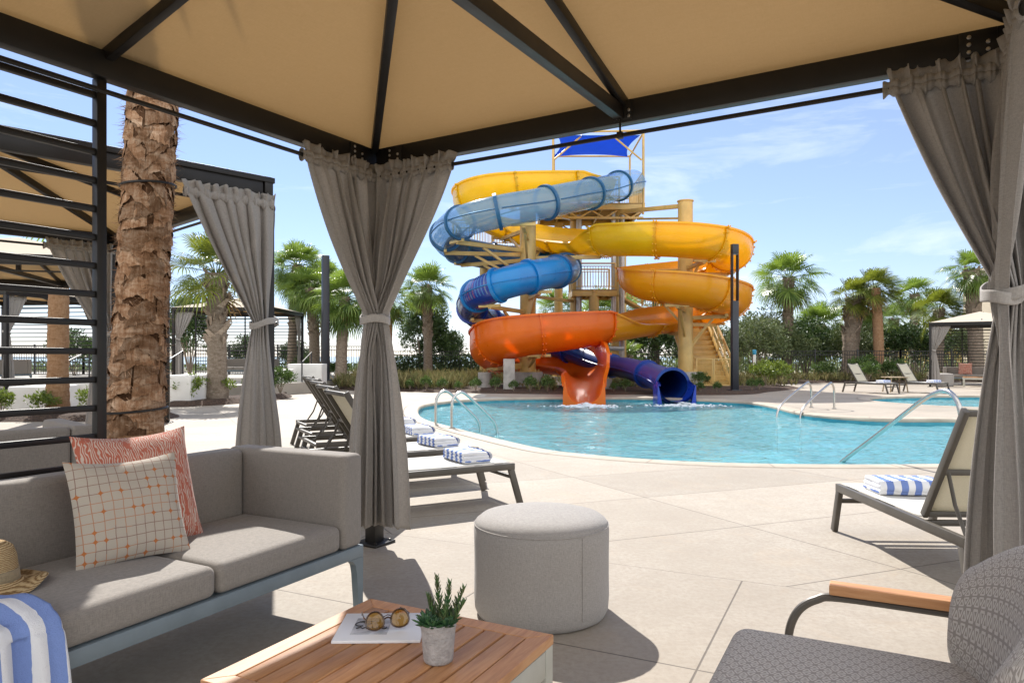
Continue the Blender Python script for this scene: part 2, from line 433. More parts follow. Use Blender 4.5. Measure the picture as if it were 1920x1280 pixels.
def k_coral():
    k = N('coral_pillow'); co = k.coord()
    w = k.n('ShaderNodeTexWave', {'Vector': k.coord('Object', (1, .45, 1)), 'Scale': 34.0, 'Distortion': 10.0, 'Detail': 1.5, 'Detail Scale': 1.3}, wave_type='BANDS', bands_direction='X')
    f = k.n('ShaderNodeMapRange', {'Value': w.outputs['Fac'], 'From Min': .55, 'From Max': .68}).outputs[0]
    brk = k.math('GREATER_THAN', k.noise(k.coord('Object', (1, .5, 1)), 38, 2), .40)
    wv = k.noise(co, 500, 2)
    c = k.mix(k.math('MULTIPLY', f, brk), (.47, .135, .085), (.62, .52, .44))
    c = k.mix(k.math('MULTIPLY', wv, .25), c, (.36, .12, .08))
    return k.out(k.pbr(c, .9, 0, .15, k.bump(wv, .3, .001), 0, .2))
M['coral'] = k_coral()
def k_chair():
    """geometric three-way weave: light strokes on taupe"""
    k = N('chair_weave'); co = k.coord('UV'); sep = k.n('ShaderNodeSeparateXYZ', {0: co}); x, y = sep.outputs[0], sep.outputs[1]
    L = .030; h = L*.8660254; masks = None
    for ang in (0, 60, 120):
        ca, sa = math.cos(R(ang)), math.sin(R(ang))
        w = k.math('ADD', k.math('MULTIPLY', x, ca), k.math('MULTIPLY', y, sa))
        u = k.math('DIVIDE', k.math('SUBTRACT', k.math('MULTIPLY', y, ca), k.math('MULTIPLY', x, sa)), h)
        n = k.math('ROUND', u); d = k.math('ABSOLUTE', k.math('SUBTRACT', u, n))
        fw = k.math('FRACT', k.math('ADD', k.math('DIVIDE', w, L), k.math('MULTIPLY', n, .5)))
        band = k.math('MULTIPLY', k.math('LESS_THAN', d, .215), k.math('GREATER_THAN', d, .065))
        seg = k.math('MULTIPLY', k.math('GREATER_THAN', fw, .20), k.math('LESS_THAN', fw, .80))
        m = k.math('MULTIPLY', band, seg)
        masks = m if masks is None else k.math('MAXIMUM', masks, m)
    nz = k.noise(k.coord(), 700, 2)
    c = k.mix(masks, (.32, .287, .258), (.58, .54, .49))
    c = k.mix(k.math('MULTIPLY', nz, .3), c, (.14, .12, .105))
    return k.out(k.pbr(c, .9, 0, .15, k.bump(k.math('ADD', masks, nz), .25, .0015), 0, .2))
M['weave'] = k_chair()
def k_straw():
    k = N('straw'); a = k.n('ShaderNodeTexWave', {'Vector': k.coord(), 'Scale': 60.0, 'Distortion': 3.0}, bands_direction='Z')
    nz = k.noise(k.coord(), 170, 3, .7)
    f = k.math('MULTIPLY', k.math('ADD', a.outputs['Fac'], nz), .5)
    c = k.ramp(f, [(.25, (.20, .12, .05)), (.5, (.44, .31, .16)), (.8, (.58, .45, .26))])
    return k.out(k.pbr(c, .85, 0, .2, k.bump(f, .7, .004)))
M['straw'] = k_straw()
M['hatband'] = fabric('hat_band', (.30, .24, .15), 700)
def k_bark(name, c1, c2, c3, ring=30):
    k = N(name)
    n1 = k.noise(k.coord('Object', (1, 1, 2.2)), 9, 8, .7, .6); n2 = k.noise(k.coord('Object', (1, 1, .12)), 70, 4, .7)
    f = k.math('ADD', k.math('MULTIPLY', n1, .65), k.math('MULTIPLY', n2, .4))
    ri = k.n('ShaderNodeNewGeometry').outputs['Random Per Island']
    c = k.ramp(f, [(.32, c1), (.5, c2), (.68, c3)])
    c = k.n('ShaderNodeHueSaturation', {'Color': c, 'Value': k.math('MULTIPLY_ADD', ri, .75, .55)}).outputs[0]
    return k.out(k.pbr(c, .95, 0, .1, k.bump(f, .9, .02)))
M['bark_hero'] = k_bark('palm_bark_rough', (.10, .046, .022), (.32, .18, .10), (.60, .44, .31))
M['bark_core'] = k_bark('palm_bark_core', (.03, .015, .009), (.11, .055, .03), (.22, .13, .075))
M['bark'] = k_bark('palm_bark_grey', (.11, .08, .06), (.27, .215, .165), (.44, .37, .30))
M['bark_red'] = k_bark('palm_bark_red', (.19, .095, .045), (.40, .235, .13), (.52, .35, .22))
M['fibre'] = mat('palm_fibre', (.28, .18, .09), .9, .2, 40, island=.4)
M['frond'] = mat('palm_frond', (.16, .235, .055), .40, .2, 1.2, island=.6, trans=.34, tcol=(.28, .40, .05), col2=(.07, .14, .032))
M['frond_yellow'] = mat('palm_frond_bright', (.16, .19, .028), .42, .2, 1.2, island=.5, trans=.3, tcol=(.26, .30, .03), col2=(.07, .13, .02))
M['frond_dead'] = mat('palm_frond_dead', (.33, .21, .08), .8, .2, 3, island=.4)
M['leaf'] = mat('shrub_leaf', (.075, .135, .03), .5, .25, 3, island=.5, trans=.2, tcol=(.11, .19, .03))
M['leaf_dark'] = mat('hedge_leaf', (.07, .125, .034), .5, .25, 2, island=.5, trans=.12, tcol=(.06, .11, .02))
M['leaf_grey'] = mat('grey_green_leaf', (.135, .18, .07), .55, .25, 2, island=.45, trans=.15, tcol=(.13, .17, .05))
M['leaf_lime'] = mat('lime_leaf', (.13, .19, .028), .5, .25, 3, island=.45, trans=.25, tcol=(.24, .32, .04))
M['drygrass'] = mat('dry_groundcover', (.26, .21, .10), .8, .3, 3, island=.5, trans=.15, tcol=(.28, .25, .1), col2=(.12, .15, .04))
M['board_blue'] = mat('board_blue', (.02, .28, .50), .4, .05, 3)
M['board_yellow'] = mat('board_yellow', (.75, .42, .03), .4, .05, 3)
M['board_white'] = mat('board_white', (.7, .7, .68), .4, .05, 3)
M['foam'] = mat('splash_foam', (.85, .9, .92), .6, .05, 9)
M['black'] = mat('black_plastic', (.012, .012, .013), .4, .1, 9)
M['led'] = mat('lamp_diffuser', (.55, .55, .55), .4, .05, 9)
# ------------------------------------------------------------------ camera, sun, sky
cam = bpy.data.cameras.new('camera'); cam.lens = 36*F/1920; cam.sensor_width = 36; cam.shift_y = (HOR-640)/1920
cam.clip_start = .02; cam.clip_end = 20000
co_ = bpy.data.objects.new('camera', cam); C.objects.link(co_); co_.location = (0, 0, EYE); co_.rotation_euler = (R(90), 0, 0)
sc = bpy.context.scene; sc.camera = co_
SUN_EL, SUN_AZ = 43.0, -18.5            # azimuth measured from +Y towards +X
sd = V((math.sin(R(SUN_AZ))*math.cos(R(SUN_EL)), math.cos(R(SUN_AZ))*math.cos(R(SUN_EL)), math.sin(R(SUN_EL))))
sl = bpy.data.lights.new('sun', 'SUN'); sl.energy = 4.2; sl.angle = R(.53); sl.color = (1, .955, .89)
so = bpy.data.objects.new('sun', sl); C.objects.link(so); so.rotation_euler = (-sd).to_track_quat('-Z', 'Y').to_euler(); so.location = sd*60
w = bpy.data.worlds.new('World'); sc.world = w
k = N('w', w)
sky = k.n('ShaderNodeTexSky', sky_type='NISHITA', sun_disc=False, sun_elevation=R(SUN_EL), sun_rotation=R(SUN_AZ), altitude=10, air_density=1.0, dust_density=.0, ozone_density=4.2)
gen = k.n('ShaderNodeTexCoord').outputs['Generated']
mp = k.n('ShaderNodeMapping', {'Vector': gen}); mp.inputs['Scale'].default_value = (1.2, 1.2, 6.5); mp.inputs['Rotation'].default_value = (0, R(7), R(15))
cl = k.noise(mp.outputs[0], 2.6, 9, .62, .5)
sep = k.n('ShaderNodeSeparateXYZ', {0: gen})
# thin wisps ahead; behind the viewer, unseen bright cloud added to fill the shade
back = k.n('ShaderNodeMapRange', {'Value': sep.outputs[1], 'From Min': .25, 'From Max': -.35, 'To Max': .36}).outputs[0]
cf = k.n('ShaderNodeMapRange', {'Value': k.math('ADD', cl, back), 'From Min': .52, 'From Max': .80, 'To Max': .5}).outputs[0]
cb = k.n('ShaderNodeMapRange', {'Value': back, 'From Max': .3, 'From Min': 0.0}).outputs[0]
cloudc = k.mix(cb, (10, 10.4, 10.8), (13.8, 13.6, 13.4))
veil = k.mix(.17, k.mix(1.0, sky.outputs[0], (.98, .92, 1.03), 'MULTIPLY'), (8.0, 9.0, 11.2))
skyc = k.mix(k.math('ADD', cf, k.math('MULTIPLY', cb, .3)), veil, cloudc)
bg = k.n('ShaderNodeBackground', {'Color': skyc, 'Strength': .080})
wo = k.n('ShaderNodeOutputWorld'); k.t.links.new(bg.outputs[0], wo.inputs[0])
sc.view_settings.view_transform = 'Standard'; sc.view_settings.look = 'None'; sc.view_settings.exposure = .87; sc.view_settings.gamma = 1
sc.cycles.max_bounces = 8; sc.cycles.transparent_max_bounces = 16; sc.cycles.diffuse_bounces = 5
sc.cycles.caustics_reflective = False; sc.cycles.caustics_refractive = False
sc.cycles.use_denoising = True
# ------------------------------------------------------------------ ground, deck, pools, sea
def smooth_loop(pts, sub=6):
    out = []; n = len(pts)
    for i in range(n):
        p0, p1, p2, p3 = [V((*pts[(i+j-1) % n], 0)) for j in range(4)]
        for s in range(sub):
            t = s/sub
            q = .5*((2*p1)+(p2-p0)*t+(2*p0-5*p1+4*p2-p3)*t*t+(3*p1-p0-3*p2+p3)*t**3)
            out.append((q.x, q.y))
    return out
pool = smooth_loop([(-2.16, 16.4), (-1.75, 13.9), (-1.0, 12.05), (.28, 9.45), (.95, 8.7), (1.8, 8.2), (2.7, 7.97), (3.8, 7.9), (5.0, 7.95), (6.6, 8.1), (8.6, 8.6), (10.2, 9.8), (10.6, 11.6), (9.9, 13.1), (8.45, 13.55), (7.5, 13.6), (6.85, 13.85), (6.35, 14.6), (6.2, 15.6), (6.35, 17.2), (6.2, 18.9), (5.1, 20.0), (3.6, 20.7), (1.5, 20.75), (-.2, 20.4), (-1.46, 19.4), (-2.1, 17.9)])
pool2 = smooth_loop([(9.9, 19.4), (10.05, 18.2), (10.7, 17.1), (12.8, 16.0), (16, 16.0), (18, 18), (17.5, 20.6), (15, 21.7), (12.6, 21.6), (10.7, 20.8)])
def offset_loop(lp, d):
    n = len(lp); out = []
    area = sum(lp[i][0]*lp[(i+1) % n][1]-lp[(i+1) % n][0]*lp[i][1] for i in range(n))
    sg = 1 if area > 0 else -1
    for i in range(n):
        a, b = V(lp[i-1]), V(lp[(i+1) % n]); t = (b-a).normalized()
        out.append((lp[i][0]+t.y*d*sg, lp[i][1]-t.x*d*sg))
    return out
def inside(p, lp):
    c = False; n = len(lp); j = n-1
    for i in range(n):
        if (lp[i][1] > p[1]) != (lp[j][1] > p[1]) and p[0] < (lp[j][0]-lp[i][0])*(p[1]-lp[i][1])/(lp[j][1]-lp[i][1])+lp[i][0]: c = not c
        j = i
    return c
def flat(name, outer, holes, z, m, parent=None):
    vs = [V(p) for p in outer]; ed = [(i, (i+1) % len(outer)) for i in range(len(outer))]
    for h in holes:
        o = len(vs); vs += [V(p) for p in h]; ed += [(o+i, o+(i+1) % len(h)) for i in range(len(h))]
    r = delaunay_2d_cdt(vs, ed, [], 1, 1e-5)
    fs = []
    for f in r[2]:
        c = sum((r[0][i] for i in f), V((0, 0)))/len(f)
        if any(inside(c, h) for h in holes): continue
        fs.append(tuple(f) if (r[0][f[1]]-r[0][f[0]]).cross(r[0][f[2]]-r[0][f[0]]) > 0 else tuple(reversed(f)))
    mb = MB(); mb.add([V((p.x, p.y, z)) for p in r[0]], fs)
    return mb.build(name, m, parent, smooth=False)
CO = .32                                  # coping width
cop1, cop2 = offset_loop(pool, CO), offset_loop(pool2, CO)
dk = [(-30, -10), (34, -10), (34, 34), (-30, 34)]
tag(flat('pool_deck', dk, [cop1, cop2], 0, M['deck']), kind='structure')
tag(flat('ground', [(-400, -60), (400, -60), (400, 75), (-400, 75)], [dk], -.03, M['sand']), kind='structure')
tag(flat('sea', [(-9000, 75), (9000, 75), (9000, 14000), (-9000, 14000)], [], -4.0, M['sea']), kind='structure')
def ring(lo, li, z0, z1, zi, m, name):
    """coping: a ring between two loops with a rounded nosing"""
    n = len(lo); mb = MB(); vs = []
    prof = [(0, 0), (0.05, 0.006), (.7, .006), (.93, 0.0), (1.0, -.025), (1.0, -.07)]
    for (t, z) in prof:
        for i in range(n): vs.append(V((lo[i][0]+(li[i][0]-lo[i][0])*t, lo[i][1]+(li[i][1]-lo[i][1])*t, z)))
    fs = []
    for j in range(len(prof)-1):
        for i in range(n): fs.append((j*n+i, j*n+(i+1) % n, (j+1)*n+(i+1) % n, (j+1)*n+i))
    mb.add(vs, fs); nf0 = len(mb.f); acc = 0
    for i in range(n):
        a, b = V((*lo[i], 0)), V((*lo[(i+1) % n], 0)); acc += (b-a).length
        if acc > 1.25:
            acc = 0; q = V((*li[i], 0)); t = (b-a).normalized()*.004; d_ = (q-a)
            mb.add([a+d_*.02-t+V((0, 0, .0075)), a+d_*.02+t+V((0, 0, .0075)), a+d_*.92+t+V((0, 0, .0075)), a+d_*.92-t+V((0, 0, .0075))], [(0, 1, 2, 3)])
    mb.add([V((lo[i][0]+(li[i][0]-lo[i][0])*t_, lo[i][1]+(li[i][1]-lo[i][1])*t_, .0078)) for t_ in (-.02, .02) for i in range(n)], [(i, (i+1) % n, n+(i+1) % n, n+i) for i in range(n)])
    o = mb.build(name, (m, M['joint']), None)
    for q in range(nf0, len(o.data.polygons)): o.data.polygons[q].material_index = 1
    return tag(o, kind='structure')
def wall_ring(lp, z0, z1, m, name):
    n = len(lp); mb = MB(); mb.add([V((*p, z0)) for p in lp]+[V((*p, z1)) for p in lp], [(i, (i+1) % n, n+(i+1) % n, n+i) for i in range(n)])
    return tag(mb.build(name, m, None), kind='structure')
WL = -.13
def water_sheet(lp):
    xs = [p[0] for p in lp]; ys = [p[1] for p in lp]; st_ = .075
    big = offset_loop(lp, .12); nx = int((max(xs)-min(xs)+.4)/st_)+1; ny = int((max(ys)-min(ys)+.4)/st_)+1; x0, y0 = min(xs)-.2, min(ys)-.2
    vid = {}; vs = []; fs = []
    def vert(i, j):
        if (i, j) not in vid:
            x, y = x0+i*st_, y0+j*st_; vid[(i, j)] = len(vs)
            h_ = .018*noise.noise(V((x*1.1, y*1.3, 0)))+.016*noise.noise(V((x*2.6+3, y*3.1, 5)))+.009*noise.noise(V((x*5.6, y*6.3, 9)))
            vs.append(V((x, y, WL+h_)))
        return vid[(i, j)]
    for j in range(ny):
        y = y0+(j+.5)*st_; cr_ = []
        n = len(big)
        for q in range(n):
            a, b = big[q-1], big[q]
            if (a[1] > y) != (b[1] > y): cr_.append(a[0]+(b[0]-a[0])*(y-a[1])/(b[1]-a[1]))
        cr_.sort()
        for a, b in zip(cr_[::2], cr_[1::2]):
            for i in range(max(0, int((a-x0)/st_)), min(nx, int((b-x0)/st_)+1)): fs.append((vert(i, j), vert(i+1, j), vert(i+1, j+1), vert(i, j+1)))
    m = MB(); m.add(vs, fs); return tag(m.build('pool_water', M['water'], None, ang=180), kind='structure')
for lp, cp, dep in ((pool, cop1, -1.1), (pool2, cop2, -.7)):
    ring(cp, lp, 0, 0, 0, M['coping'], 'pool_coping')
    wall_ring(lp, -.26, -.06, M['wtile'], 'pool_wall_tile'); wall_ring(lp, dep, -.26, M['basin'], 'pool_wall')
    tag(flat('pool_floor', lp, [], dep, M['basin']), kind='structure')
    water_sheet(lp)
bed = smooth_loop([(-6.0, 25.2), (-4, 24.2), (-1.9, 23.3), (.7, 22.5), (4, 22.2), (6.1, 21.9), (7.6, 22.4), (8.6, 23.8), (9.8, 25.2), (10.9, 26.8), (10.9, 28.8), (12.2, 31.0), (16, 32.3), (22, 32.8), (30, 33), (31, 38), (20, 42), (0, 42), (-12, 40), (-9, 29)], 5)
def mound(name, lp, h, m):
    inn = offset_loop(lp, -.25); n = len(lp)
    mb = MB(); mb.add([V((*p, .004)) for p in lp]+[V((*p, h)) for p in inn], [(i, (i+1) % n, n+(i+1) % n, n+i) for i in range(n)])
    r = delaunay_2d_cdt([V(p) for p in inn], [(i, (i+1) % n) for i in range(n)], [], 1, 1e-5)
    mb.add([V((p.x, p.y, h)) for p in r[0]], [tuple(f) for f in r[2]])
    return tag(mb.build(name, m), kind='structure')
mound('planting_bed', bed, .07, M['mulch'])
mound('planting_bed', smooth_loop([(-12.5, 13.0), (-9.0, 12.95), (-6.9, 13.2), (-6.6, 14.0), (-7.4, 14.9), (-9.2, 14.3), (-12.3, 14.3)]), .10, M['mulch'])
TZ = .36
terr = [(-30, 17.2), (-10.4, 17.2), (-10.4, 18.4), (-8.55, 18.4), (-8.3, 19.6), (-7.5, 21.3), (-6.6, 23.2), (-6.5, 40), (-30, 40)]
mb = MB(); mb.prism(terr, .004, TZ); tag(mb.build('terrace', M['terrace'], smooth=False), kind='structure')
mound('planting_bed', smooth_loop([(-8.45, 17.0), (-7.7, 16.9), (-6.8, 18.2), (-6.4, 20.0), (-6.75, 21.6), (-7.3, 21.2), (-8.0, 19.6), (-8.4, 18.3)]), .12, M['mulch'])
# ------------------------------------------------------------------ cabana
W, H = 3.43, 2.40
BH = .115
def cabana_parts(root):
    post = MB()
    for (x, y) in ((0, 0), (W, 0), (0, W), (W, W)):
        p = MB(); p.rbox((x, y, H/2), (.085, .085, H), .004); p.rbox((x, y, .008), (.19, .19, .016), .003)
        for a, b in ((-1, -1), (1, -1), (1, 1), (-1, 1)): p.lathe([(.009, .016), (.009, .026), (.004, .028)], (x+a*.07, y+b*.07, 0), 8)
        p.build('post', M['bronze'], root)
    for (a, b) in (((0, 0), (W, 0)), ((W, 0), (W, W)), ((W, W), (0, W)), ((0, W), (0, 0))):
        p = MB(); d = (V(b)-V(a)).normalized()*.0425
        p.beam((a[0]-d.x, a[1]-d.y, H+BH/2), (b[0]-d.x, b[1]-d.y, H+BH/2), .065, BH); p.build('beam', M['bronze'], root)
    # bracket plates with bolts, at the corners and the middles of the beams, on the inner faces
    ins = .0345
    for side in range(4):
        c0 = [(0, 0), (W, 0), (W, W), (0, W)][side]; dx, dy = [(1, 0), (0, 1), (-1, 0), (0, -1)][side]; nx, ny = -dy, dx
        for t, wd in ((.19, .13), (W/2, .10), (W-.19, .13)):
            if side == 0 and wd == .10: continue
            cx, cy = c0[0]+dx*t+nx*ins, c0[1]+dy*t+ny*ins
            pl = MB(); bo = MB()
            pl.rbox((cx, cy, H+BH/2+.004), (abs(dx)*wd+abs(nx)*.008, abs(dy)*wd+abs(ny)*.008, BH-.012), .002)
            for (u, z) in ((-.035, -.03), (-.035, .0), (.03, -.03), (.03, .0), (.03, .03)):
                Mx = Matrix.Translation((cx+dx*u+nx*.004, cy+dy*u+ny*.004, H+BH/2+z)) @ Matrix(((dx, 0, nx, 0), (dy, 0, ny, 0), (0, 1, 0, 0), (0, 0, 0, 1)))
                bo.lathe([(.0085, 0), (.0085, .004), (.005, .007)], (0, 0, 0), 8, Mx)
            q = pl.build('bracket_plate', M['bronze'], root); bo.build('bolt', M['bolt'], q)
    AP = V((W/2, W/2, 2.98)); E = H+BH+.012
    # canopy: four tensioned panels with a little sag, thick as canvas, with a lip round the beams
    for side in range(4):
        cs = [(-.04, -.04), (W+.04, -.04), (W+.04, W+.04), (-.04, W+.04)]; a, b = V((*cs[side], E)), V((*cs[(side+1) % 4], E))
        m = MB()
        for off, flip in ((0, False), (.006, True)):
            def fn(u, v, off=off):
                p = a.lerp(b, u).lerp(AP, v)
                sag = .045*math.sin(PI*u)*math.sin(PI*min(1, v*1.1))*(1-v)
                return p+V((0, 0, off-sag+.02*v))
            m.grid(fn, 16, 12)
        o = m.build('canopy_panel', (M['canopy'], M['canopy_top']), root, ang=60)
        for q, pg in enumerate(o.data.polygons): pg.material_index = 0 if q < len(o.data.polygons)//2 else 1
        e = MB(); d = (b-a).normalized(); nn = V((d.y, -d.x, 0))
        e.beam(a+V((0, 0, -.012))+nn*.003, b+V((0, 0, -.012))+nn*.003, .012, .04); e.build('canopy_hem', M['bronze'], root)
    # ribs
    for (x, y) in ((0, 0), (W, 0), (W, W), (0, W)):
        p = MB(); p.beam((x, y, H+BH-.005), (AP.x, AP.y, AP.z-.05), .045, .06); p.build('rafter', M['bronze'], root)
    for (x, y) in ((W/2, 0), (W, W/2), (W/2, W), (0, W/2)):
        p = MB(); p.beam((x, y, H+BH-.015), (AP.x, AP.y, AP.z-.055), .038, .055); p.build('rafter', M['bronze'], root)
    p = MB(); p.beam((.03, W/2-.02, H+.055), (W-.03, W/2-.02, H+.055), .05, .07); p.build('tie_beam', M['bronze'], root)
    p = MB(); p.beam((AP.x, AP.y, H+.09), (AP.x, AP.y, AP.z-.03), .06, .06); p.build('king_post', M['bronze'], root)
    # curtain rods on short hangers, just inside the beams
    o = .068
    for (a, b) in (((0, o), (W, o)), ((W-o, 0), (W-o, W)), ((W, W-o), (0, W-o)), ((o, W), (o, 0))):
        p = MB(); p.tube([(a[0], a[1], 2.325), (b[0], b[1], 2.325)], .0115, 10)
        c = ((a[0]+b[0])/2, (a[1]+b[1])/2)
        if b != (W, o): p.tube([(c[0], c[1], 2.325), (c[0], c[1], H+.01)], .006, 8); p.rbox((c[0], c[1], 2.325), (.03, .03, .034), .004)
        p.build('curtain_rod', M['bronze'], root)
def cab_pt(cab, x, y, z=0):
    a = cab.rotation_euler.z
    return V((cab.location.x+x*math.cos(a)-y*math.sin(a), cab.location.y+x*math.sin(a)+y*math.cos(a), cab.location.z+z))
U1 = V((-.515, -.857)); A1 = math.atan2(-.857, -.515)
cab1 = thing('cabana', 'large dark framed cabana whose tan canvas roof spans the top of the view', 'cabana', (-.884, 4.546, 0), A1, 'tan roofed poolside cabanas')
cabana_parts(cab1)
A2 = math.atan2(.69, -.72)
cab2 = dup(cab1, (-1.84, 5.3, 0), A2, 'tan roofed cabana just behind the big palm trunk')
cab3 = dup(cab1, (-5.4, 9.5, 0), math.atan2(.97, -.25), 'tan roofed cabana seen through the slats, between the nearer cabana and the terrace')
cab4 = dup(cab1, (-12.8, 17.9, TZ), math.atan2(.99, .15), 'far cabana on the terrace behind the reddish palm trunk with grey curtains')
cab5 = dup(cab1, (-8.25, 24.4, TZ), R(90), 'far cabana on the terrace with a slatted screen behind the crisscross trunk palm')
cab6 = dup(cab1, (16.5, 27.9, 0), R(-31), 'far cream roofed cabana by the small pool with sofa inside')
# privacy screens of flat slats, part of the cabana they are bolted to
def screen(root, p0, p1, z0, z1, pitch, posts):
    p0, p1 = V((*p0, 0)), V((*p1, 0)); s = MB(); q = MB(); z = z1; d = (p1-p0).normalized()
    while z > z0:
        s.beam(p0+V((0, 0, z)), p1+V((0, 0, z)), .026, .027); z -= pitch
    for t in posts:
        c = p0.lerp(p1, t); q.rbox((c.x, c.y, (H)/2), (.042, .042, H-.004), .003)
    s.build('slat_panel', M['bronze'], root); q.build('screen_post', M['bronze'], root)
screen(cab1, (W/2+.02, -.012), (W-.05, -.012), .12, 2.325, .1225, (0,))
for cb in (cab5,):
    screen(cb, (W-.01, .05), (W-.01, W-.05), .1, 2.3, .125, (.33, .66))
    screen(cb, (1.7, W-.01), (W-.05, W-.01), .1, 2.3, .125, (0,))
screen(cab6, (.05, W-.01), (W-.05, W-.01), .1, 2.3, .125, (.33, .66))
screen(cab6, (W-.01, 1.7), (W-.01, W-.05), .1, 2.3, .125, (0,))
screen(cab4, (W-.01, .05), (W-.01, W-.05), .1, 2.3, .125, (.5,))
# ------------------------------------------------------------------ curtains
def sstep(t): t = max(0, min(1, t)); return t*t*(3-2*t)
def curtain_meshes(root, sgn, seed, fine=True):
    rg = random.Random(seed); nf = 7.0
    ph = [rg.uniform(0, 6.28) for _ in range(8)]
    TIE, TOP, BOT = 1.45, 2.402, .15
    warp = lambda u: u+.034*math.sin(2*PI*1.6*u+ph[0])+.016*math.sin(2*PI*3.7*u+ph[1])
    amp = lambda u: .78+.42*math.sin(2*PI*1.7*u+ph[2])*math.sin(2*PI*3.3*u+ph[3])
    nu, nv = (300, 110) if fine else (110, 40)
    def fn(u, v):
        z = TOP+(BOT-TOP)*v
        uu = warp(u)
        if z > TIE:
            t = (TOP-z)/(TOP-TIE)
            xl = .015+.035*t; xr = .67-.50*(t**1.15) ; xr -= .02*math.sin(PI*t)*0
            A = .024+.022*math.sin(PI*min(1, t*1.05))*(1-.3*t); bulge = .055*sstep(t)
            k = 1.0
        else:
            s = (TIE-z)/(TIE-BOT)
            xl = .05-.10*sstep(s*1.25); xr = .17+.15*(1-(1-s)**1.9)
            A = .016+.030*sstep(s*1.4); bulge = .055*(1-s)+.03*s
        a = 2*PI*nf*uu+ph[4]+.25*math.sin(2.2*z+ph[5]+6*u)+.3*math.sin(5*z+9*u)*(.5 if z < TIE else .3)
        f = math.sin(a)+.28*math.sin(2*a+.6)+.18*math.sin(.5*a+ph[6])
        lw = .72*sstep((TIE-.05-z)/.35); f = f*(1-lw)+lw*(1.15*math.sin(.5*a+ph[7])+.40*math.sin(a+.8)+.2*math.sin(1.5*a+ph[3]))
        wdt = xr-xl
        x = xl+wdt*u+min(.022, wdt*.055)*math.cos(a+.4)
        y = .068+A*amp(u)*f*.8
        # bundle rounding near the tie
        g = math.exp(-((z-TIE)/.16)**2)
        y += g*.035*math.sin(PI*u)*(1 if f > 0 else .6)
        y += bulge*.25
        # creases pulled towards the tie
        if z > TIE:
            t = (TOP-z)/(TOP-TIE); y += .012*math.sin(11*u*(1-t*.5)+7*t+ph[7])*math.sin(PI*t)
        # gathered header and ruffle above the rod
        hd = math.exp(-((z-2.325)/.018)**2)
        y = y*(1-.55*hd)+.068*.55*hd
        if z > 2.335:
            e = (z-2.335)/.067; y += .022*e*math.sin(2*a+ph[1]); x += .006*e*math.sin(3.1*a); z += .012*e*math.sin(1.35*a+ph[2])*math.sin(5*a*.37)
        if z < BOT+.4: z += .012*math.sin(a)*(1-(z-BOT)/.4)
        return V((x, sgn*y, z))
    def sleeve(u, v):
        b_ = 2*PI*v; xx = .015+.655*u; a = 2*PI*nf*1.35*u+ph[4]; rr = .017+.006*math.sin(a)+.003*math.sin(2.3*a+ph[2])
        return V((xx+.004*math.cos(a), sgn*(.068+rr*math.cos(b_)), 2.325+(rr+.016)*math.sin(b_)+.004*math.sin(.7*a+ph[1])))
    m = MB(); m.grid(fn, nu, nv); m.grid(sleeve, nu, 12); o = m.build('drape', M['curtain'], root, ang=180)
    md = o.modifiers.new('cloth_thickness', 'SOLIDIFY'); md.thickness = .003
    b = MB()
    def bn(u, v):
        a = 2*PI*u
        return V((.11+.098*math.cos(a)-.02, sgn*(.068+.035*math.sin(0)+.018+.074*math.sin(a)), TIE+.024-.048*v+.028*math.cos(a)*-1+.006*math.sin(3*a)))
    b.grid(bn, 40, 5, cu=True); o2 = b.build('tieback', M['tie'], root, ang=180); md = o2.modifiers.new('band_thickness', 'SOLIDIFY'); md.thickness = .008
    hk = MB(); hk.tube([(.0, sgn*.045, TIE), (.02, sgn*.075, TIE+.01), (.03, sgn*.10, TIE+.005), (.02, sgn*.11, TIE-.02)], .008, 8); hk.build('hook', M['black'], root)
protoA = protoB = None
farA = farB = None
def curtain(cab, cx, cy, dirx, diry, label, fine=True):
    """hang a curtain from the rod that leaves corner (cx, cy) of a cabana along (dirx, diry)"""
    global protoA, protoB, farA, farB
    a = cab.rotation_euler.z+math.atan2(diry, dirx)
    inx, iny = (1 if cx < W/2 else -1), (1 if cy < W/2 else -1)
    inw = V((0, iny)) if dirx else V((inx, 0))
    left = V((-diry, dirx)); A = left.dot(inw) > 0
    key = ('A' if A else 'B', fine)
    loc = cab_pt(cab, cx, cy)
    if key in curtain.done: return dup(curtain.done[key], loc, a, label)
    r = thing('curtain', label, 'curtain', loc, a, 'grey tied back cabana curtains')
    curtain_meshes(r, 1 if A else -1, {('A', True): 3, ('B', True): 8, ('A', False): 5, ('B', False): 6}[key], fine)
    curtain.done[key] = r; return r
curtain.done = {}
curtain(cab1, 0, 0, 1, 0, 'grey tied curtain in the middle of the view, the half hanging towards the sofa')
curtain(cab1, 0, 0, 0, 1, 'grey tied curtain in the middle of the view, the half hanging towards the water slide')
rc_ = curtain(cab1, 0, W, 0, -1, 'grey tied curtain beside the near right lounger, the half drawn towards the pool')
q_ = cab_pt(cab1, 0, W+.012); rc_.location = q_; rc_.scale = (.80, 1, 1)
rc2_ = curtain(cab1, 0, W, 1, 0, 'sunlit grey curtain behind the patterned armchair, at the very edge of the view')
rc2_.location = cab_pt(cab1, -.02, W-.025)
rc3_ = curtain(cab2, 0, 0, 0, 1, 'grey tied curtain right of the big palm trunk, on the nearer side of its post')
rc3_.location = cab_pt(cab2, -.135, -.035)
rc4_ = curtain(cab2, 0, 0, 1, 0, 'grey curtain on the far side of the post right of the big palm trunk')
rc4_.location = cab_pt(cab2, .03, -.15)
curtain(cab2, W, 0, 0, 1, 'grey tied curtain just left of the big palm trunk, seen through the slats')
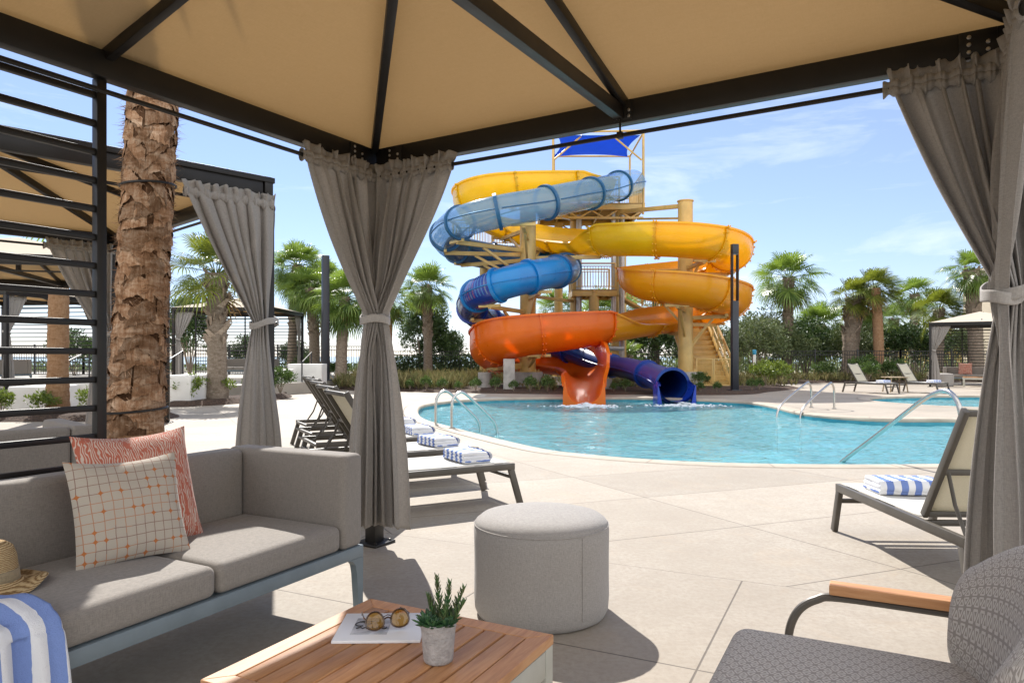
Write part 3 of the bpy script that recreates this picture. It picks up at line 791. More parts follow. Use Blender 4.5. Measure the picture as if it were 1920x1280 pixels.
for (cb, cx, cy, dx, dy, lb) in ((cab4, 0, 0, 1, 0, 'far grey curtain at the left end of the terrace cabana behind the slats'),
        (cab4, W, 0, 0, 1, 'far grey curtain right of the reddish palm trunk, seen through the slats'),
        (cab5, 0, 0, 0, 1, 'far grey curtain on the right post of the slatted terrace cabana'),
        (cab5, 0, W, 0, -1, 'far grey curtain on the left post of the slatted terrace cabana'),
        (cab5, W, 0, -1, 0, 'far grey curtain at the rear of the slatted terrace cabana'),
        (cab6, 0, 0, 1, 0, 'bluish grey curtain on the front post of the far cabana by the small pool'),
        (cab6, 0, W, 1, 0, 'grey curtain at the rear of the far cabana by the small pool')):
    curtain(cb, cx, cy, dx, dy, lb, False)
# ------------------------------------------------------------------ sofa
FA = R(90-27.3)                            # furniture axis (towards the pool) measured from +X
fa = V((math.cos(FA), math.sin(FA))); fb = V((-math.sin(FA), math.cos(FA)))
def sofa_parts(root):
    L, D = 2.3, .75
    f = MB()
    f.rbox((-L/2, .018, .297), (L, .036, .055), .004); f.rbox((-L/2, D-.018, .297), (L, .036, .055), .004)
    f.rbox((-.018, D/2, .297), (.036, D-.072, .055), .004); f.rbox((-L+.018, D/2, .297), (.036, D-.072, .055), .004)
    f.rbox((-L/2, D/2, .312), (L-.08, D-.08, .02), .003)
    f.build('frame', M['sofa_metal'], root)
    for sx in (0, 1):
        for sy in (0, 1):
            l = MB(); x0 = 0 if sx == 0 else -L; dx = -1 if sx == 0 else 1
            poly = [(x0, .269), (x0+dx*.004, 0), (x0+dx*.028, 0), (x0+dx*.046, .20), (x0+dx*.055, .240), (x0+dx*.072, .260), (x0+dx*.10, .269)]
            y0 = .002 if sy == 0 else D-.036
            if dx < 0: poly = poly[::-1]
            Mx = Matrix(((1, 0, 0, 0), (0, 0, -1, y0+.034), (0, 1, 0, 0), (0, 0, 0, 1)))
            l.prism(poly, 0, .034, Mx); l.build('leg', M['sofa_metal'], root, smooth=False)
    for i in range(3):
        c = MB(); c.rbox((-.14-.6733*(i+.5), .312, .382), (.667, .615, .115), .032, 5, dome=.012); c.build('seat_cushion', M['sofa'], root, ang=80)
    b = MB(); b.rbox((-L/2, D-.068, .537), (L-.285, .13, .425), .03, 5); b.build('back_cushion', M['sofa'], root, ang=80)
    for x in (-.07, -L+.07):
        a = MB(); a.rbox((x, D/2, .5375), (.14, D-.002, .43), .03, 5); a.build('arm_cushion', M['sofa'], root, ang=80)
sofa = thing('sofa', 'grey outdoor sofa on bluish metal legs with two cushions and a hat on it', 'sofa', (-.692, 3.30, 0), FA-PI/2+R(0), 'grey outdoor sofas')
sofa.rotation_euler.z = math.atan2(fa.y, fa.x)
sofa_parts(sofa)
def sofa_pt(t, b, z): return V((-.692-fa.x*t+fb.x*b, 3.30-fa.y*t+fb.y*b, z))
s2 = dup(sofa, (0, 0, 0), 0, 'grey sofa behind the dark slats, seen from its back, left of the big palm trunk')
d2 = V((.69, .72)); a2 = math.atan2(d2.y, d2.x)+PI; s2.rotation_euler.z = a2
# its back lies along the near side of cabana 2; its left end (as one sits) is by px 200
bx = V((-2.72, 4.63)); e2 = V((math.cos(a2), math.sin(a2))); n2 = V((-e2.y, e2.x))
s2.location = (bx.x+e2.x*2.3-n2.x*.75, bx.y+e2.y*2.3-n2.y*.75, 0)
s3 = dup(sofa, cab_pt(cab6, 2.75, 2.45), R(-31), 'far grey sofa with a pink cushion under the cream roofed cabana')
s4 = dup(sofa, (-9.0, 26.6, TZ), 0, 'far grey sofa in the slatted terrace cabana')
s5 = dup(sofa, cab_pt(cab4, .5, 2.6), math.atan2(.99, .15)+PI, 'far pale sofa in the terrace cabana behind the slats')
# ------------------------------------------------------------------ cushions
def pillow(name, label, cat, m, bl, br, up, size, thick, seed, group=None):
    """bl/br: lower corners on the seat, up: unit vector of the leaning face"""
    bl, br, up = V(bl), V(br), V(up).normalized(); x = (br-bl).normalized(); up = (up-x*up.dot(x)).normalized(); n = x.cross(up)
    rg = random.Random(seed); mb = MB(); K = 28; o1 = rg.uniform(0, 9)
    for sg in (1, -1):
        def fn(u, v, sg=sg):
            a, b = u*2-1, v*2-1
            pinch = 1-.075*(1-a*a)*abs(b)**2.5; pinch2 = 1-.075*(1-b*b)*abs(a)**2.5
            px, py = a*size/2*pinch2, b*size/2*pinch
            th = max(0, (1-abs(a)**2.6))**.62*max(0, (1-abs(b)**2.6))**.62*thick
            th *= 1-.18*math.exp(-((a-.1)**2+(b-.75)**2)/.12)
            wr = noise.noise(V((a*2.2+o1, b*2.2, sg)))*.10*th+noise.noise(V((a*5+o1, b*5, sg*3)))*.04*th
            sag = -.010*(1-a*a)*max(0, b)
            return V((px, py+sag, sg*(th+wr)))
        g = [fn(i/K, j/K) for j in range(K+1) for i in range(K+1)]
        fs = []
        for j in range(K):
            for i in range(K):
                q = (j*(K+1)+i, j*(K+1)+i+1, (j+1)*(K+1)+i+1, (j+1)*(K+1)+i); fs.append(q if sg > 0 else q[::-1])
        mb.add(g, fs)
    o = mb.build(name, m, None, ang=180)
    mid = (bl+br)/2+up*size/2
    o.matrix_world = Matrix(((x.x, up.x, n.x, mid.x), (x.y, up.y, n.y, mid.y), (x.z, up.z, n.z, mid.z), (0, 0, 0, 1)))
    return tag(o, label, cat, group)
zb = V((0, 0, 1))
ub = V((fb.x*.24, fb.y*.24, 1))
pillow('cushion', 'coral and white scribble patterned cushion leaning against the sofa back', 'cushion', M['coral'], sofa_pt(1.02, .455, .437), sofa_pt(.525, .425, .437), (fb.x*.30, fb.y*.30, 1), .48, .075, 1)
pillow('cushion', 'cream square cushion with brown grid lines and orange stars', 'cushion', M['gridpillow'], sofa_pt(1.105, .36, .437), sofa_pt(.735, .27, .437), (fb.x*.38, fb.y*.38, 1), .405, .06, 2)
pillow('cushion', 'small pink cushion on the far sofa under the cream roof', 'cushion', M['coral'], cab_pt(cab6, 1.0, 2.85, .437), cab_pt(cab6, 1.5, 2.85, .437), (.1, .17, 1), .5, .07, 3)
# ------------------------------------------------------------------ straw hat
hat = thing('hat', 'straw sun hat with a brown band lying on the sofa seat', 'hat', (-1.715, 2.29, .452))
m = MB(); prof = [(.172, .004), (.165, .012), (.135, .010), (.11, .012), (.096, .026), (.092, .06), (.088, .10), (.078, .128), (.06, .142), (.03, .146), (.001, .140)]
vs = []
m.grid(lambda u, v: (lambda r, z, a: V((r*math.cos(a)*1.08, r*math.sin(a)*.98, z+(.014*math.sin(2*a+.6)+.006*math.sin(5*a))*max(0, (r-.10)/.07)+(-.02*abs(math.cos(a))**.6*max(0, (.05-r)/.05) if r < .05 else 0))))(*[x1+(x2-x1)*fr for (x1, x2, fr) in [(prof[min(int(v*10), 9)][c], prof[min(int(v*10), 9)+1][c], v*10-min(int(v*10), 9)) for c in (0, 1)]], 2*PI*u), 64, 40, cu=True)
o = m.build('straw_body', M['straw'], hat, ang=180); md = o.modifiers.new('t', 'SOLIDIFY'); md.thickness = .004
m = MB(); m.grid(lambda u, v: V(((.0985-.004*v+.0015*math.sin(40*u))*math.cos(2*PI*u)*1.08, (.0985-.004*v)*math.sin(2*PI*u)*.98, .022+.036*v)), 48, 3, cu=True)
m.build('hat_band', M['hatband'], hat, ang=180).modifiers.new('t', 'SOLIDIFY').thickness = .003
# ------------------------------------------------------------------ draped striped towel on the sofa edge
m = MB(); rg = random.Random(4)
def tw(u, v):
    # u along the sofa (t from 1.40 to 2.05), v from the seat over the front edge and down
    t = 1.405+.56*u
    f = .014*math.sin(2*PI*3.2*u+.6)+.008*math.sin(2*PI*7.1*u+2)
    s = v*.86
    if s < .26: b, z = .27-s, .462+.008*math.sin(9*s+4*u)+f*.6+.018*math.exp(-((s-.16)/.08)**2)
    elif s < .36:
        a = (s-.26)/.10*PI/2; b, z = .01-.045*math.sin(a)-f*.4, .462-.045+.045*math.cos(a)+f*.4*(1-math.sin(a))
    else: b, z = -.035-(.02*(s-.36))-f*(1+2*(s-.36))-.018*math.sin(PI*(s-.36)*2), .417-(s-.36)+.01*math.sin(9*u)
    fl = .04*max(0, s-.36)*(.5-u)*2
    p = sofa_pt(t-fl+.01*math.sin(6*s+2), b, z); return p
m.grid(tw, 90, 70)
tw_o = m.build('towel', M['towel_big'], None, ang=180, loc=sofa_pt(1.405, 0, .45)); tw_o.rotation_euler = (0, 0, 0)
# stripes run along the drop: rotate the mesh so its local x follows the sofa
ang_ = math.atan2(fa.y, fa.x); tw_o.data.transform(Matrix.Rotation(-ang_, 4, 'Z')); tw_o.rotation_euler.z = ang_
tw_o.modifiers.new('t', 'SOLIDIFY').thickness = .007
tag(tw_o, 'blue and white striped towel draped over the front of the sofa', 'towel')
# ------------------------------------------------------------------ pouf
def pouf_parts(root):
    m = MB(); r, h = .317, .45; prof = [(.28, 0), (.302, .012), (.313, .035), (r, .09)]
    prof += [(r-.002*math.sin(PI*i/8), .09+i*(h-.145)/8) for i in range(1, 9)]
    prof += [(r-.002, h-.045), (r-.006, h-.034), (r-.004, h-.028), (r-.012, h-.014), (r-.035, h+.004), (r-.08, h+.016), (r-.16, h+.026), (.05, h+.030), (.001, h+.030)]
    m.lathe(prof, (0, 0, 0), 96)
    # puckers round the top seam
    for i, p in enumerate(m.v):
        a = math.atan2(p.y, p.x); g = math.exp(-((p.z-(h-.02))/.03)**2); q = 1+.0045*g*math.sin(a*46+3*math.sin(a*5))+.004*math.sin(a*7+p.z*9)*.5
        if p.z < h+.012: p.x *= q; p.y *= q
    m.build('cover', M['pouf'], root, ang=60)
    s = MB(); s.tube([((r-.003)*math.cos(2*PI*i/96), (r-.003)*math.sin(2*PI*i/96), h-.031) for i in range(96)], .0035, 6, closed=True)
    s.tube([((r+.0005)*math.cos(R(-58)), (r+.0005)*math.sin(R(-58)), .05+i*.036) for i in range(11)], .0022, 6)
    s.build('piping', M['pouf'], root)
pf = thing('pouf', 'round grey fabric pouf standing on the sunlit deck beside the teak table', 'pouf', (.138, 3.335, 0), 0, 'round grey poufs')
pouf_parts(pf)
dup(pf, cab_pt(cab6, .42, 1.0), 1, 'far pale grey pouf beside the sofa under the cream roof', scale=(1.25, 1.25, 1.1))
# ------------------------------------------------------------------ teak coffee table
tb = thing('coffee_table', 'square teak slat coffee table with potted succulent and magazine on it', 'table', (-.327, 1.897, 0), R(-27.3), 'coffee tables')
S = .665; fw = .058; h = .40
m = MB()
for k4 in range(4):
    a = S/2; b = S/2-fw
    m.prism([(-a, -a), (a, -a), (b, -b), (-b, -b)] if True else [], h-.028, h, Matrix.Rotation(PI/2*k4, 4, 'Z') @ Matrix.Translation((0, 0, 0)) @ Matrix.Scale(.9985, 4))
fr = m.build('top_frame', M['teak'], tb, smooth=False)
bv = fr.modifiers.new('b', 'BEVEL'); bv.width = .0025; bv.segments = 2
m = MB(); n = 8; ww = (S-2*fw)/n
for i in range(n): m.rbox((-S/2+fw+ww*(i+.5), 0, h-.0135), (ww-.0085, S-2*fw-.004, .026), .0025)
m.build('top_slats', M['teak'], tb)
m = MB()
for sx, sy in ((1, 1), (1, -1), (-1, 1), (-1, -1)):
    l = MB(); l.rbox((sx*(S/2-.026), sy*(S/2-.026), (h-.029)/2), (.048, .048, h-.029), .003); l.build('leg', M['pale_metal'], tb)
for sx in (1, -1): m.rbox((sx*(S/2-.013), 0, h-.069), (.022, S-.104, .076), .003); m.rbox((0, sx*(S/2-.013), h-.069), (S-.104, .022, .076), .003)
for i in range(3): m.rbox((0, -.2+.2*i, h-.045), (S-.06, .03, .02), .002)
m.build('apron', M['pale_metal'], tb)
dup(tb, cab_pt(cab6, 1.55, 1.3), R(-31), 'far low slatted table in front of the sofa under the cream roof', scale=(1.3, .9, .95))
# magazine
mg = thing('magazine', 'white magazine with a small grey picture on its cover on the teak table', 'magazine', (-.383, 2.078, h), R(1.5))
m = MB(); m.rbox((0, 0, .0045), (.248, .212, .009), .002); m.build('pages', M['paper'], mg)
m = MB(); m.rbox((-.028, -.002, .0098), (.105, .125, .0008), .0002); pic = m.build('cover_picture', M['greyprint'], mg)
m = MB(); rg = random.Random(11)
def stroke(pts, w=.004): m.tube([V((x, y, .0104)) for x, y in pts], w*.5, 5)
import itertools
arc = lambda cx, cy, r, a0, a1, n=10: [(cx+r*math.cos(R(a0+(a1-a0)*i/n)), cy+r*math.sin(R(a0+(a1-a0)*i/n))) for i in range(n+1)]
stroke(arc(-.062, .012, .016, 60, 300), .005); stroke(arc(-.040, .014, .006, 0, 360), .005)
stroke([(-.07, -.022), (-.058, -.012), (-.052, -.024), (-.044, -.012)], .005); stroke([(-.040, -.026), (-.036, -.012), (-.030, -.024), (-.024, -.012), (-.018, -.026)], .005)
stroke([(-.012, -.026), (-.006, -.008)], .005); stroke([(-.012, -.014), (.002, -.016)], .004); stroke(arc(.010, -.018, .007, 90, 400), .005)
stroke([(-.07, .03), (-.05, .036), (-.03, .03)], .004)
m.build('cover_print', M['ink'], pic)
# sunglasses
sg = thing('sunglasses', 'tortoiseshell sunglasses with round amber lenses lying on the magazine', 'sunglasses', (-.36, 2.045, h+.0105), R(20))
tilt = Matrix.Rotation(R(68), 4, 'X')
for sx in (-1, 1):
    c = Matrix.Translation((sx*.036, 0, .028)) @ tilt
    rm = MB(); pts = [c @ V((.0265*math.cos(a), .0245*math.sin(a)-.002*math.cos(2*a), 0)) for a in [2*PI*i/32 for i in range(32)]]
    rm.tube(pts, .0026, 8, closed=True); rimo = rm.build('rim', M['tortoise'], sg)
    ln = MB(); ln.lathe([(.0255, 0), (.020, .0022), (.010, .0034), (.001, .0038)], (0, 0, 0), 28, c, cap=False); ln.build('lens', M['lens'], rimo)
    t = MB(); t.tube([(sx*.062, .004, .036), (sx*.065, .012, .037), (sx*.063, .06, .032), (sx*.058, .105, .022), (sx*.055, .125, .006)], .0022, 6); t.build('temple', M['tortoise'], sg)
m = MB(); m.tube([(-.0105, -.001, .033), (0, -.004, .038), (.0105, -.001, .033)], .0024, 6); m.tube([(-.012, -.002, .040), (0, -.002, .044), (.012, -.002, .040)], .0014, 6); m.build('bridge', M['tortoise'], sg)
# potted succulent
pp = thing('potted_plant', 'small succulent in a grey textured pot on the teak table', 'potted plant', (-.194, 1.862, h))
m = MB(); m.lathe([(.034, 0), (.038, .003), (.0395, .012), (.0445, .075), (.046, .088), (.0475, .092), (.0475, .103), (.045, .105), (.043, .103), (.042, .090)], (0, 0, 0), 48, cap=True); m.build('pot', M['pot'], pp, ang=50)
m = MB(); m.lathe([(.042, .088), (.02, .094), (.001, .095)], (0, 0, 0), 24, cap=False); m.build('soil', M['soil'], pp)
rg = random.Random(5); m = MB(); m2 = MB()
def sleaf(mm, base, d, L, w, curl=.3):
    d = V(d).normalized(); sd_ = d.cross(V((0, 0, 1)));  sd_ = sd_.normalized() if sd_.length > .05 else V((1, 0, 0)); u = sd_.cross(d)
    pts = [(0, .55, 0), (.45, 1, .06), (.8, .7, .22), (1, .06, curl)]
    vs = []
    for (t, ww_, c) in pts:
        q = V(base)+d*L*t+u*L*c*.5
        vs += [q-sd_*w*ww_*.5, q+u*w*.22*ww_, q+sd_*w*ww_*.5, q-u*w*.22*ww_]
    fs = []
    for i in range(3):
        for j in range(4): fs.append((i*4+j, i*4+(j+1) % 4, i*4+4+(j+1) % 4, i*4+4+j))
    mm.add(vs, fs)
for (cx, cy, s) in ((-.030, -.014, 1.0), (-.012, -.032, .8), (.024, -.026, .85), (-.028, .020, .9), (.006, -.014, .7), (.032, .008, .8), (.012, .028, .8)):
    for ring_, nn, el, L in ((0, 8, 12, .030), (1, 8, 38, .026), (2, 6, 66, .018)):
        for i in range(nn):
            a = 2*PI*(i+.5*ring_)/nn+rg.uniform(-.15, .15); e = R(el+rg.uniform(-6, 6))
            sleaf(m, (cx, cy, .100), (math.cos(a)*math.cos(e), math.sin(a)*math.cos(e), math.sin(e)), L*s*1.4, .0155*s)
m.build('rosettes', M['leaf_succ'], pp)
for (x, y, dx, dy, L) in ((.006, .012, -.10, .02, .125), (.018, .006, .10, .05, .112), (.026, .014, .45, 0, .105), (-.006, .016, -.35, .1, .075), (.03, -.004, .62, -.1, .078), (.012, -.004, .2, -.3, .06)):
    d = V((dx, dy, 1)).normalized(); b = V((x, y, .092)); m2.tube([b, b+d*L*.5, b+d*L], [.0022, .002, .001], 6)
    for i in range(44):
        t = .12+.88*i/44; a = i*2.4; q = b+d*L*t; e = .75+.5*t
        sleaf(m2, q, (math.cos(a)*.85, math.sin(a)*.85, e), .030*(1.05-.55*t), .0058, .35)
for i in range(60):
    a = rg.uniform(0, 6.28); rr = rg.uniform(.0, .036); e = rg.uniform(.2, 1.4)
    sleaf(m2, (rr*math.cos(a), rr*math.sin(a), .095), (math.cos(a), math.sin(a), e), rg.uniform(.018, .036), .005, .4)
m2.build('spiky_stems', M['leaf_stem'], pp)
# ------------------------------------------------------------------ patterned armchair
def set_uv(o, fn):
    uv = o.data.uv_layers.new(name='UVMap')
    for lp in o.data.loops: uv.data[lp.index].uv = fn(o.data.vertices[lp.vertex_index].co)
# local frame: x from the seat front towards the back (.889,-.459), y towards the pool (fa); origin: front corner by the pool side, on the ground
ar = thing('armchair', 'armchair in taupe woven pattern fabric with teak armrests and bronze frame', 'armchair', (.655, 2.055, 0), R(-27.3))
SW = .62
m = MB(); m.rbox((.30, -SW/2, .365), (.62, SW, .13), .05, 6, dome=.012); o = m.build('seat', M['weave'], ar, ang=80); set_uv(o, lambda c: (c.x+max(0, .36-c.z), c.y))
def bk(u, v):
    # barrel back: a thick upholstered wrap with rounded top, u around, v section loop
    th = -.62+1.24*u; cx, cy = .12, -SW/2; rad_in, rad_out = .50, .68
    a = 2*PI*v; c, s = math.cos(a), math.sin(a)
    sx = (abs(c)**.55)*(1 if c > 0 else -1); sz = (abs(s)**.75)*(1 if s > 0 else -1)
    lean = .10
    edge = 1-.42*abs(2*u-1)**2.3
    zc, zh = .555, .245*edge
    rr = (rad_in+rad_out)/2+(rad_out-rad_in)/2*sx*(1-.25*max(0, sz)**3)
    z = zc+zh*sz-.05*(1-edge)
    rr += lean*(z-.43)
    return V((cx+rr*math.cos(th)*.98, cy+rr*math.sin(th)*.93, z))
m = MB(); nu_ = 60; nv_ = 40
vs = [bk(i/nu_, j/nv_) for i in range(nu_+1) for j in range(nv_)]
fs = [(i*nv_+j, i*nv_+(j+1) % nv_, (i+1)*nv_+(j+1) % nv_, (i+1)*nv_+j) for i in range(nu_) for j in range(nv_)]
# rounded ends
for e, i in ((0, 0), (1, nu_)):
    ce = sum((vs[i*nv_+j] for j in range(nv_)), V())/nv_; tdir = (bk(e, 0)-bk(.02 if e == 0 else .98, 0)).normalized()
    last = [i*nv_+j for j in range(nv_)]
    for q in range(1, 5):
        f_ = math.cos(PI/2*q/5); nw = []
        for j in range(nv_):
            nw.append(len(vs)); vs.append(ce+(vs[i*nv_+j]-ce)*f_+tdir*.05*math.sin(PI/2*q/5))
        for j in range(nv_):
            fc = (last[j], last[(j+1) % nv_], nw[(j+1) % nv_], nw[j]); fs.append(fc if e else fc[::-1])
        last = nw
    fs.append(tuple(last) if e else tuple(reversed(last)))
m.add(vs, fs); o = m.build('back', M['weave'], ar, ang=80)
uvl = o.data.uv_layers.new(name='UVMap')
for pg in o.data.polygons:
    idx = [o.data.loops[l].vertex_index for l in pg.loop_indices]; js = [(q % nv_) if q < (nu_+1)*nv_ else ((q-(nu_+1)*nv_) % nv_) for q in idx]
    for l, q, j in zip(pg.loop_indices, idx, js):
        if max(js)-min(js) > nv_/2 and j < nv_/2: j += nv_
        uvl.data[l].uv = ((q//nv_)/nu_*.72 if q < (nu_+1)*nv_ else o.data.vertices[q].co.y, j/nv_*1.15)
for yy, nm in ((.085, 0), (-SW-.085, 1)):
    m = MB(); m.tube(spline([(.15, yy, .0), (.135, yy, .20), (.13, yy, .34), (.135, yy, .41), (.16, yy, .465), (.205, yy, .50), (.27, yy, .515), (.56, yy, .515)], 6), .012, 10)
    m.tube([(.56, yy, .515), (.59, yy, .30), (.63, yy, 0)], .012, 10); m.tube([(.132, yy, .29), (.08, yy*.5-SW/4 if nm else yy*.5, .29), (.03, -SW/2, .29)], .011, 8)
    m.build('arm_frame', M['taupe_metal'], ar)
    m = MB(); m.rbox((.46, yy, .541), (.44, .054, .028), .004, 2); m.build('armrest', M['teak_x'], ar)
m = MB(); m.tube([(.0, .085, .285), (.0, -SW-.085, .285)], .012, 8); m.tube([(.57, .085, .285), (.57, -SW-.085, .285)], .012, 8); m.build('seat_frame', M['taupe_metal'], ar)
# ------------------------------------------------------------------ sun loungers
def lounger_parts(root, back_ang=58, blen=.70):
    hw = .325; L = 1.45; z = .335
    f = MB()
    for s in (-1, 1): f.rbox((-L/2, s*hw, z-.024), (L, .032, .052), .004)
    for x in (-.016, -.5, -1.0, -L+.016): f.rbox((x, 0, z-.03), (.032, 2*hw-.032, .03), .003)
    f.build('frame', M['taupe_metal'], root)
    for x, sx in ((-.03, 1), (-L+.03, -1)):
        for s in (-1, 1):
            l = MB(); l.beam((x, s*hw, z-.048), (x+sx*.085, s*hw, .004), .032, .05, (1, 0, 0)); l.build('leg', M['taupe_metal'], root)
        b = MB(); b.beam((x+sx*.03, -hw+.016, .22), (x+sx*.03, hw-.016, .22), .024, .03); b.build('crossbar', M['taupe_metal'], root)
    m = MB()
    m.grid(lambda u, v: V((-.03-.98*u, (v-.5)*2*(hw-.014), z+.004-.012*math.sin(PI*v)*math.sin(PI*u))), 12, 8)
    o = m.build('seat_sling', M['sling'], root); o.modifiers.new('t', 'SOLIDIFY').thickness = .004
    c, s_ = math.cos(R(back_ang)), math.sin(R(back_ang))
    bf = MB(); hx = -1.0; bw = hw-.04
    for s in (-1, 1): bf.beam((hx, s*bw, z+.01), (hx-blen*c, s*bw, z+.01+blen*s_), .026, .042, (0, 0, 1))
    for t in (.03, .45, .985): bf.beam((hx-blen*c*t, -bw+.013, z+.01+blen*s_*t-.008), (hx-blen*c*t, bw-.013, z+.01+blen*s_*t-.008), .026, .03)
    q = bf.build('backrest_frame', M['taupe_metal'], root)
    m = MB(); n_ = V((s_, 0, c))*.014
    m.grid(lambda u, v: V((hx-blen*c*(.01+.985*u), (v-.5)*2*(bw-.01), z+.01+blen*s_*(.01+.985*u)))+n_*(1-1.6*math.sin(PI*v)*.8), 10, 8)
    o = m.build('backrest_sling', M['sling_back'], root); o.modifiers.new('t', 'SOLIDIFY').thickness = .003
    st = MB()
    for s in (-1, 1):
        top = V((hx-blen*c*.46, s*(bw-.03), z+blen*s_*.46)); st.tube([top, top+V((-.06, 0, -.16)), V((hx-.33, s*(bw-.03), z-.03)), V((hx-.40, s*(bw-.03), z-.055))], .010, 8)
    st.tube([(hx-.40, -bw+.03, z-.055), (hx-.40, bw-.03, z-.055)], .010, 8)
    st.build('backrest_support', M['taupe_metal'], root)
lax = V((.875, .485)); la = math.atan2(lax.y, lax.x)
g1 = 'sun loungers in a row by the pool'
lg = thing('sun_lounger', 'nearest sun lounger of the row, its foot end beside the pouf', 'sun lounger', (-.14, 6.02, 0), la, g1)
lounger_parts(lg)
tg = 'folded striped pool towels'
def towel_mesh():
    m = MB(); rg = random.Random(2)
    for i in range(3):
        m2 = MB(); m2.rbox((0, .006*(i-1), .016+.028*i), (.43-.012*i, .245-.01*i, .031), .0145, 5)
        for p in m2.v:
            nz = noise.noise(V((p.x*9, p.y*9, i*3)))*.007+noise.noise(V((p.x*26, p.y*26, i)))*.0025
            p.z += nz*(1 if i else max(0, min(1, p.z/.02))); p.y += noise.noise(V((p.x*11+5, p.z*30, i)))*.006; p.x += noise.noise(V((p.y*17, p.z*40, i+4)))*.004
        m.add(m2.v, m2.f)
    # rolled fold at the front edge
    m.grid(lambda u, v: V(((u-.5)*.428, -.118-.022*math.sin(PI*v)+.004*math.sin(14*u), .006+.082*v+.004*math.sin(9*u+4*v))), 40, 8)
    return m
tproto = towel_mesh().build('folded_towel', M['towel'], None, ang=70)
tproto.location = (0, 0, 0)
used = [0]
def put_towel(loc, rot, label):
    o = tproto if not used[0] else tproto.copy()
    if used[0]: C.objects.link(o)
    used[0] = 1; o.location = loc; o.rotation_euler = (0, 0, rot); return tag(o, label, 'towel', tg)
put_towel((-.14-.28*lax.x, 6.02-.28*lax.y, .340), la+PI/2, 'folded blue striped towel on the nearest lounger of the row')
ords = ['second', 'third', 'fourth', 'fifth']
for i in range(4):
    p = V((-.14-.345*(i+1), 6.02+1.01*(i+1)))
    dup(lg, (p.x, p.y, 0), la+R((1.0, -1.2, .7, -.5)[i]), '%s sun lounger of the row, counted away from the pouf' % ords[i])
    put_towel((p.x-.28*lax.x+.02*(i % 2), p.y-.28*lax.y, .340), la+PI/2+R((4, -5, 3, -2)[i]), 'folded blue striped towel on the %s lounger of the row' % ords[i])
dup(lg, (2.54, 4.80, 0), R(88), 'large sun lounger at right, cream backrest half behind the curtain')
put_towel((2.50, 4.50, .340), R(-3), 'rolled blue and white striped towel on the near right lounger')
fl = [((12.2, 22.7), -58, 'far pale sun lounger left of the small wooden side table'), ((13.95, 22.9), -60, 'far pale sun lounger right of the small wooden side table'), ((16.5, 22.3), -75, 'far pale sun lounger partly hidden by the big right curtain')]
for (x, y), r_, lb in fl:
    o = dup(lg, (x, y, 0), R(r_), lb); o.scale = (1.0, 1.0, 1.02)
    put_towel((x-.30*math.cos(R(r_)), y-.30*math.sin(R(r_)), .346), R(r_)+PI/2, 'far folded striped towel on the lounger' + (' left of the wooden side table' if x < 13 else (' right of the wooden side table' if x < 16 else ' beside the cream roofed cabana')))
st = thing('side_table', 'small slatted wooden side table between the two far pale loungers', 'table', (12.95, 23.9, 0))
m = MB()
for i in range(6): m.rbox((-.29+.116*i, 0, .50), (.106, .55, .025), .003)
m.build('tabletop', M['pale_wood'], st)
for sx in (-1, 1):
    for sy in (-1, 1): l = MB(); l.beam((sx*.24, sy*.2, .487), (sx*.29, sy*.25, 0), .035, .035); l.build('leg', M['pale_wood'], st)
# ------------------------------------------------------------------ curves
# ------------------------------------------------------------------ water slides
TWX, TWY = 3.0, 27.0
def pz(px, py, y, r): q = P(px, py, y); return (q.x, q.y, q.z, r)
YP = [(1120, 338, 29.8), (1070, 338, 27.8), (1010, 341, 26.3), (945, 347, 25.7), (903, 358, 26.3), (890, 373, 27.6), (915, 395, 28.9), (960, 415, 29.3), (1020, 431, 28.8), (1090, 437, 27.6), (1150, 437, 26.2), (1220, 436, 25.2), (1290, 439, 25.0), (1345, 449, 25.7), (1367, 466, 27.1), (1345, 482, 28.3), (1290, 494, 28.8), (1235, 503, 28.3), (1203, 511, 27.1), (1215, 519, 25.8), (1270, 526, 25.0), (1330, 537, 25.3), (1366, 550, 26.8), (1350, 564, 28.2), (1295, 577, 28.8), (1230, 587, 28.0), (1160, 597, 26.6), (1090, 608, 25.2), (1010, 618, 24.5), (950, 630, 24.9), (922, 647, 26.3), (940, 666, 27.8)]
ypts = [pz(a, b, c, .80) for a, b, c in YP]
ypts = ypts[:-2]+[(*ypts[-2][:2], 1.58, .78), (*ypts[-1][:2], 1.42, .78), (.65, 28.4, 1.34, .76), (1.75, 27.5, 1.26, .74), (2.42, 25.5, 1.12, .70), (2.42, 23.3, .92, .66), (2.16, 21.2, .62, .56), (1.98, 19.4, .37, .48)]
BP = [(1187, 343, 30.2), (1165, 347, 28.8), (1130, 358, 27.2), (1080, 368, 25.6), (1010, 383, 24.3), (940, 396, 23.8), (880, 411, 24.2), (846, 428, 25.4), (836, 447, 26.8), (858, 466, 28.4), (905, 478, 29.4), (970, 488, 29.6), (1030, 497, 29.0), (1060, 503, 27.6), (1050, 508, 25.8), (1012, 515, 24.6), (960, 527, 24.0), (918, 541, 24.3), (890, 558, 25.5), (886, 578, 27.0), (907, 598, 28.4), (952, 618, 29.2), (1015, 640, 29.0), (1072, 660, 27.8)]
bpts = [pz(a, b, c, .55) for a, b, c in BP]
bpts[-2] = (*bpts[-2][:3], .48); bpts[-1] = (*bpts[-1][:3], .40)
bpts += [(3.35, 25.9, .93, .36), (4.05, 24.0, .76, .37), (4.48, 22.0, .55, .40), (4.60, 20.35, .37, .45)]
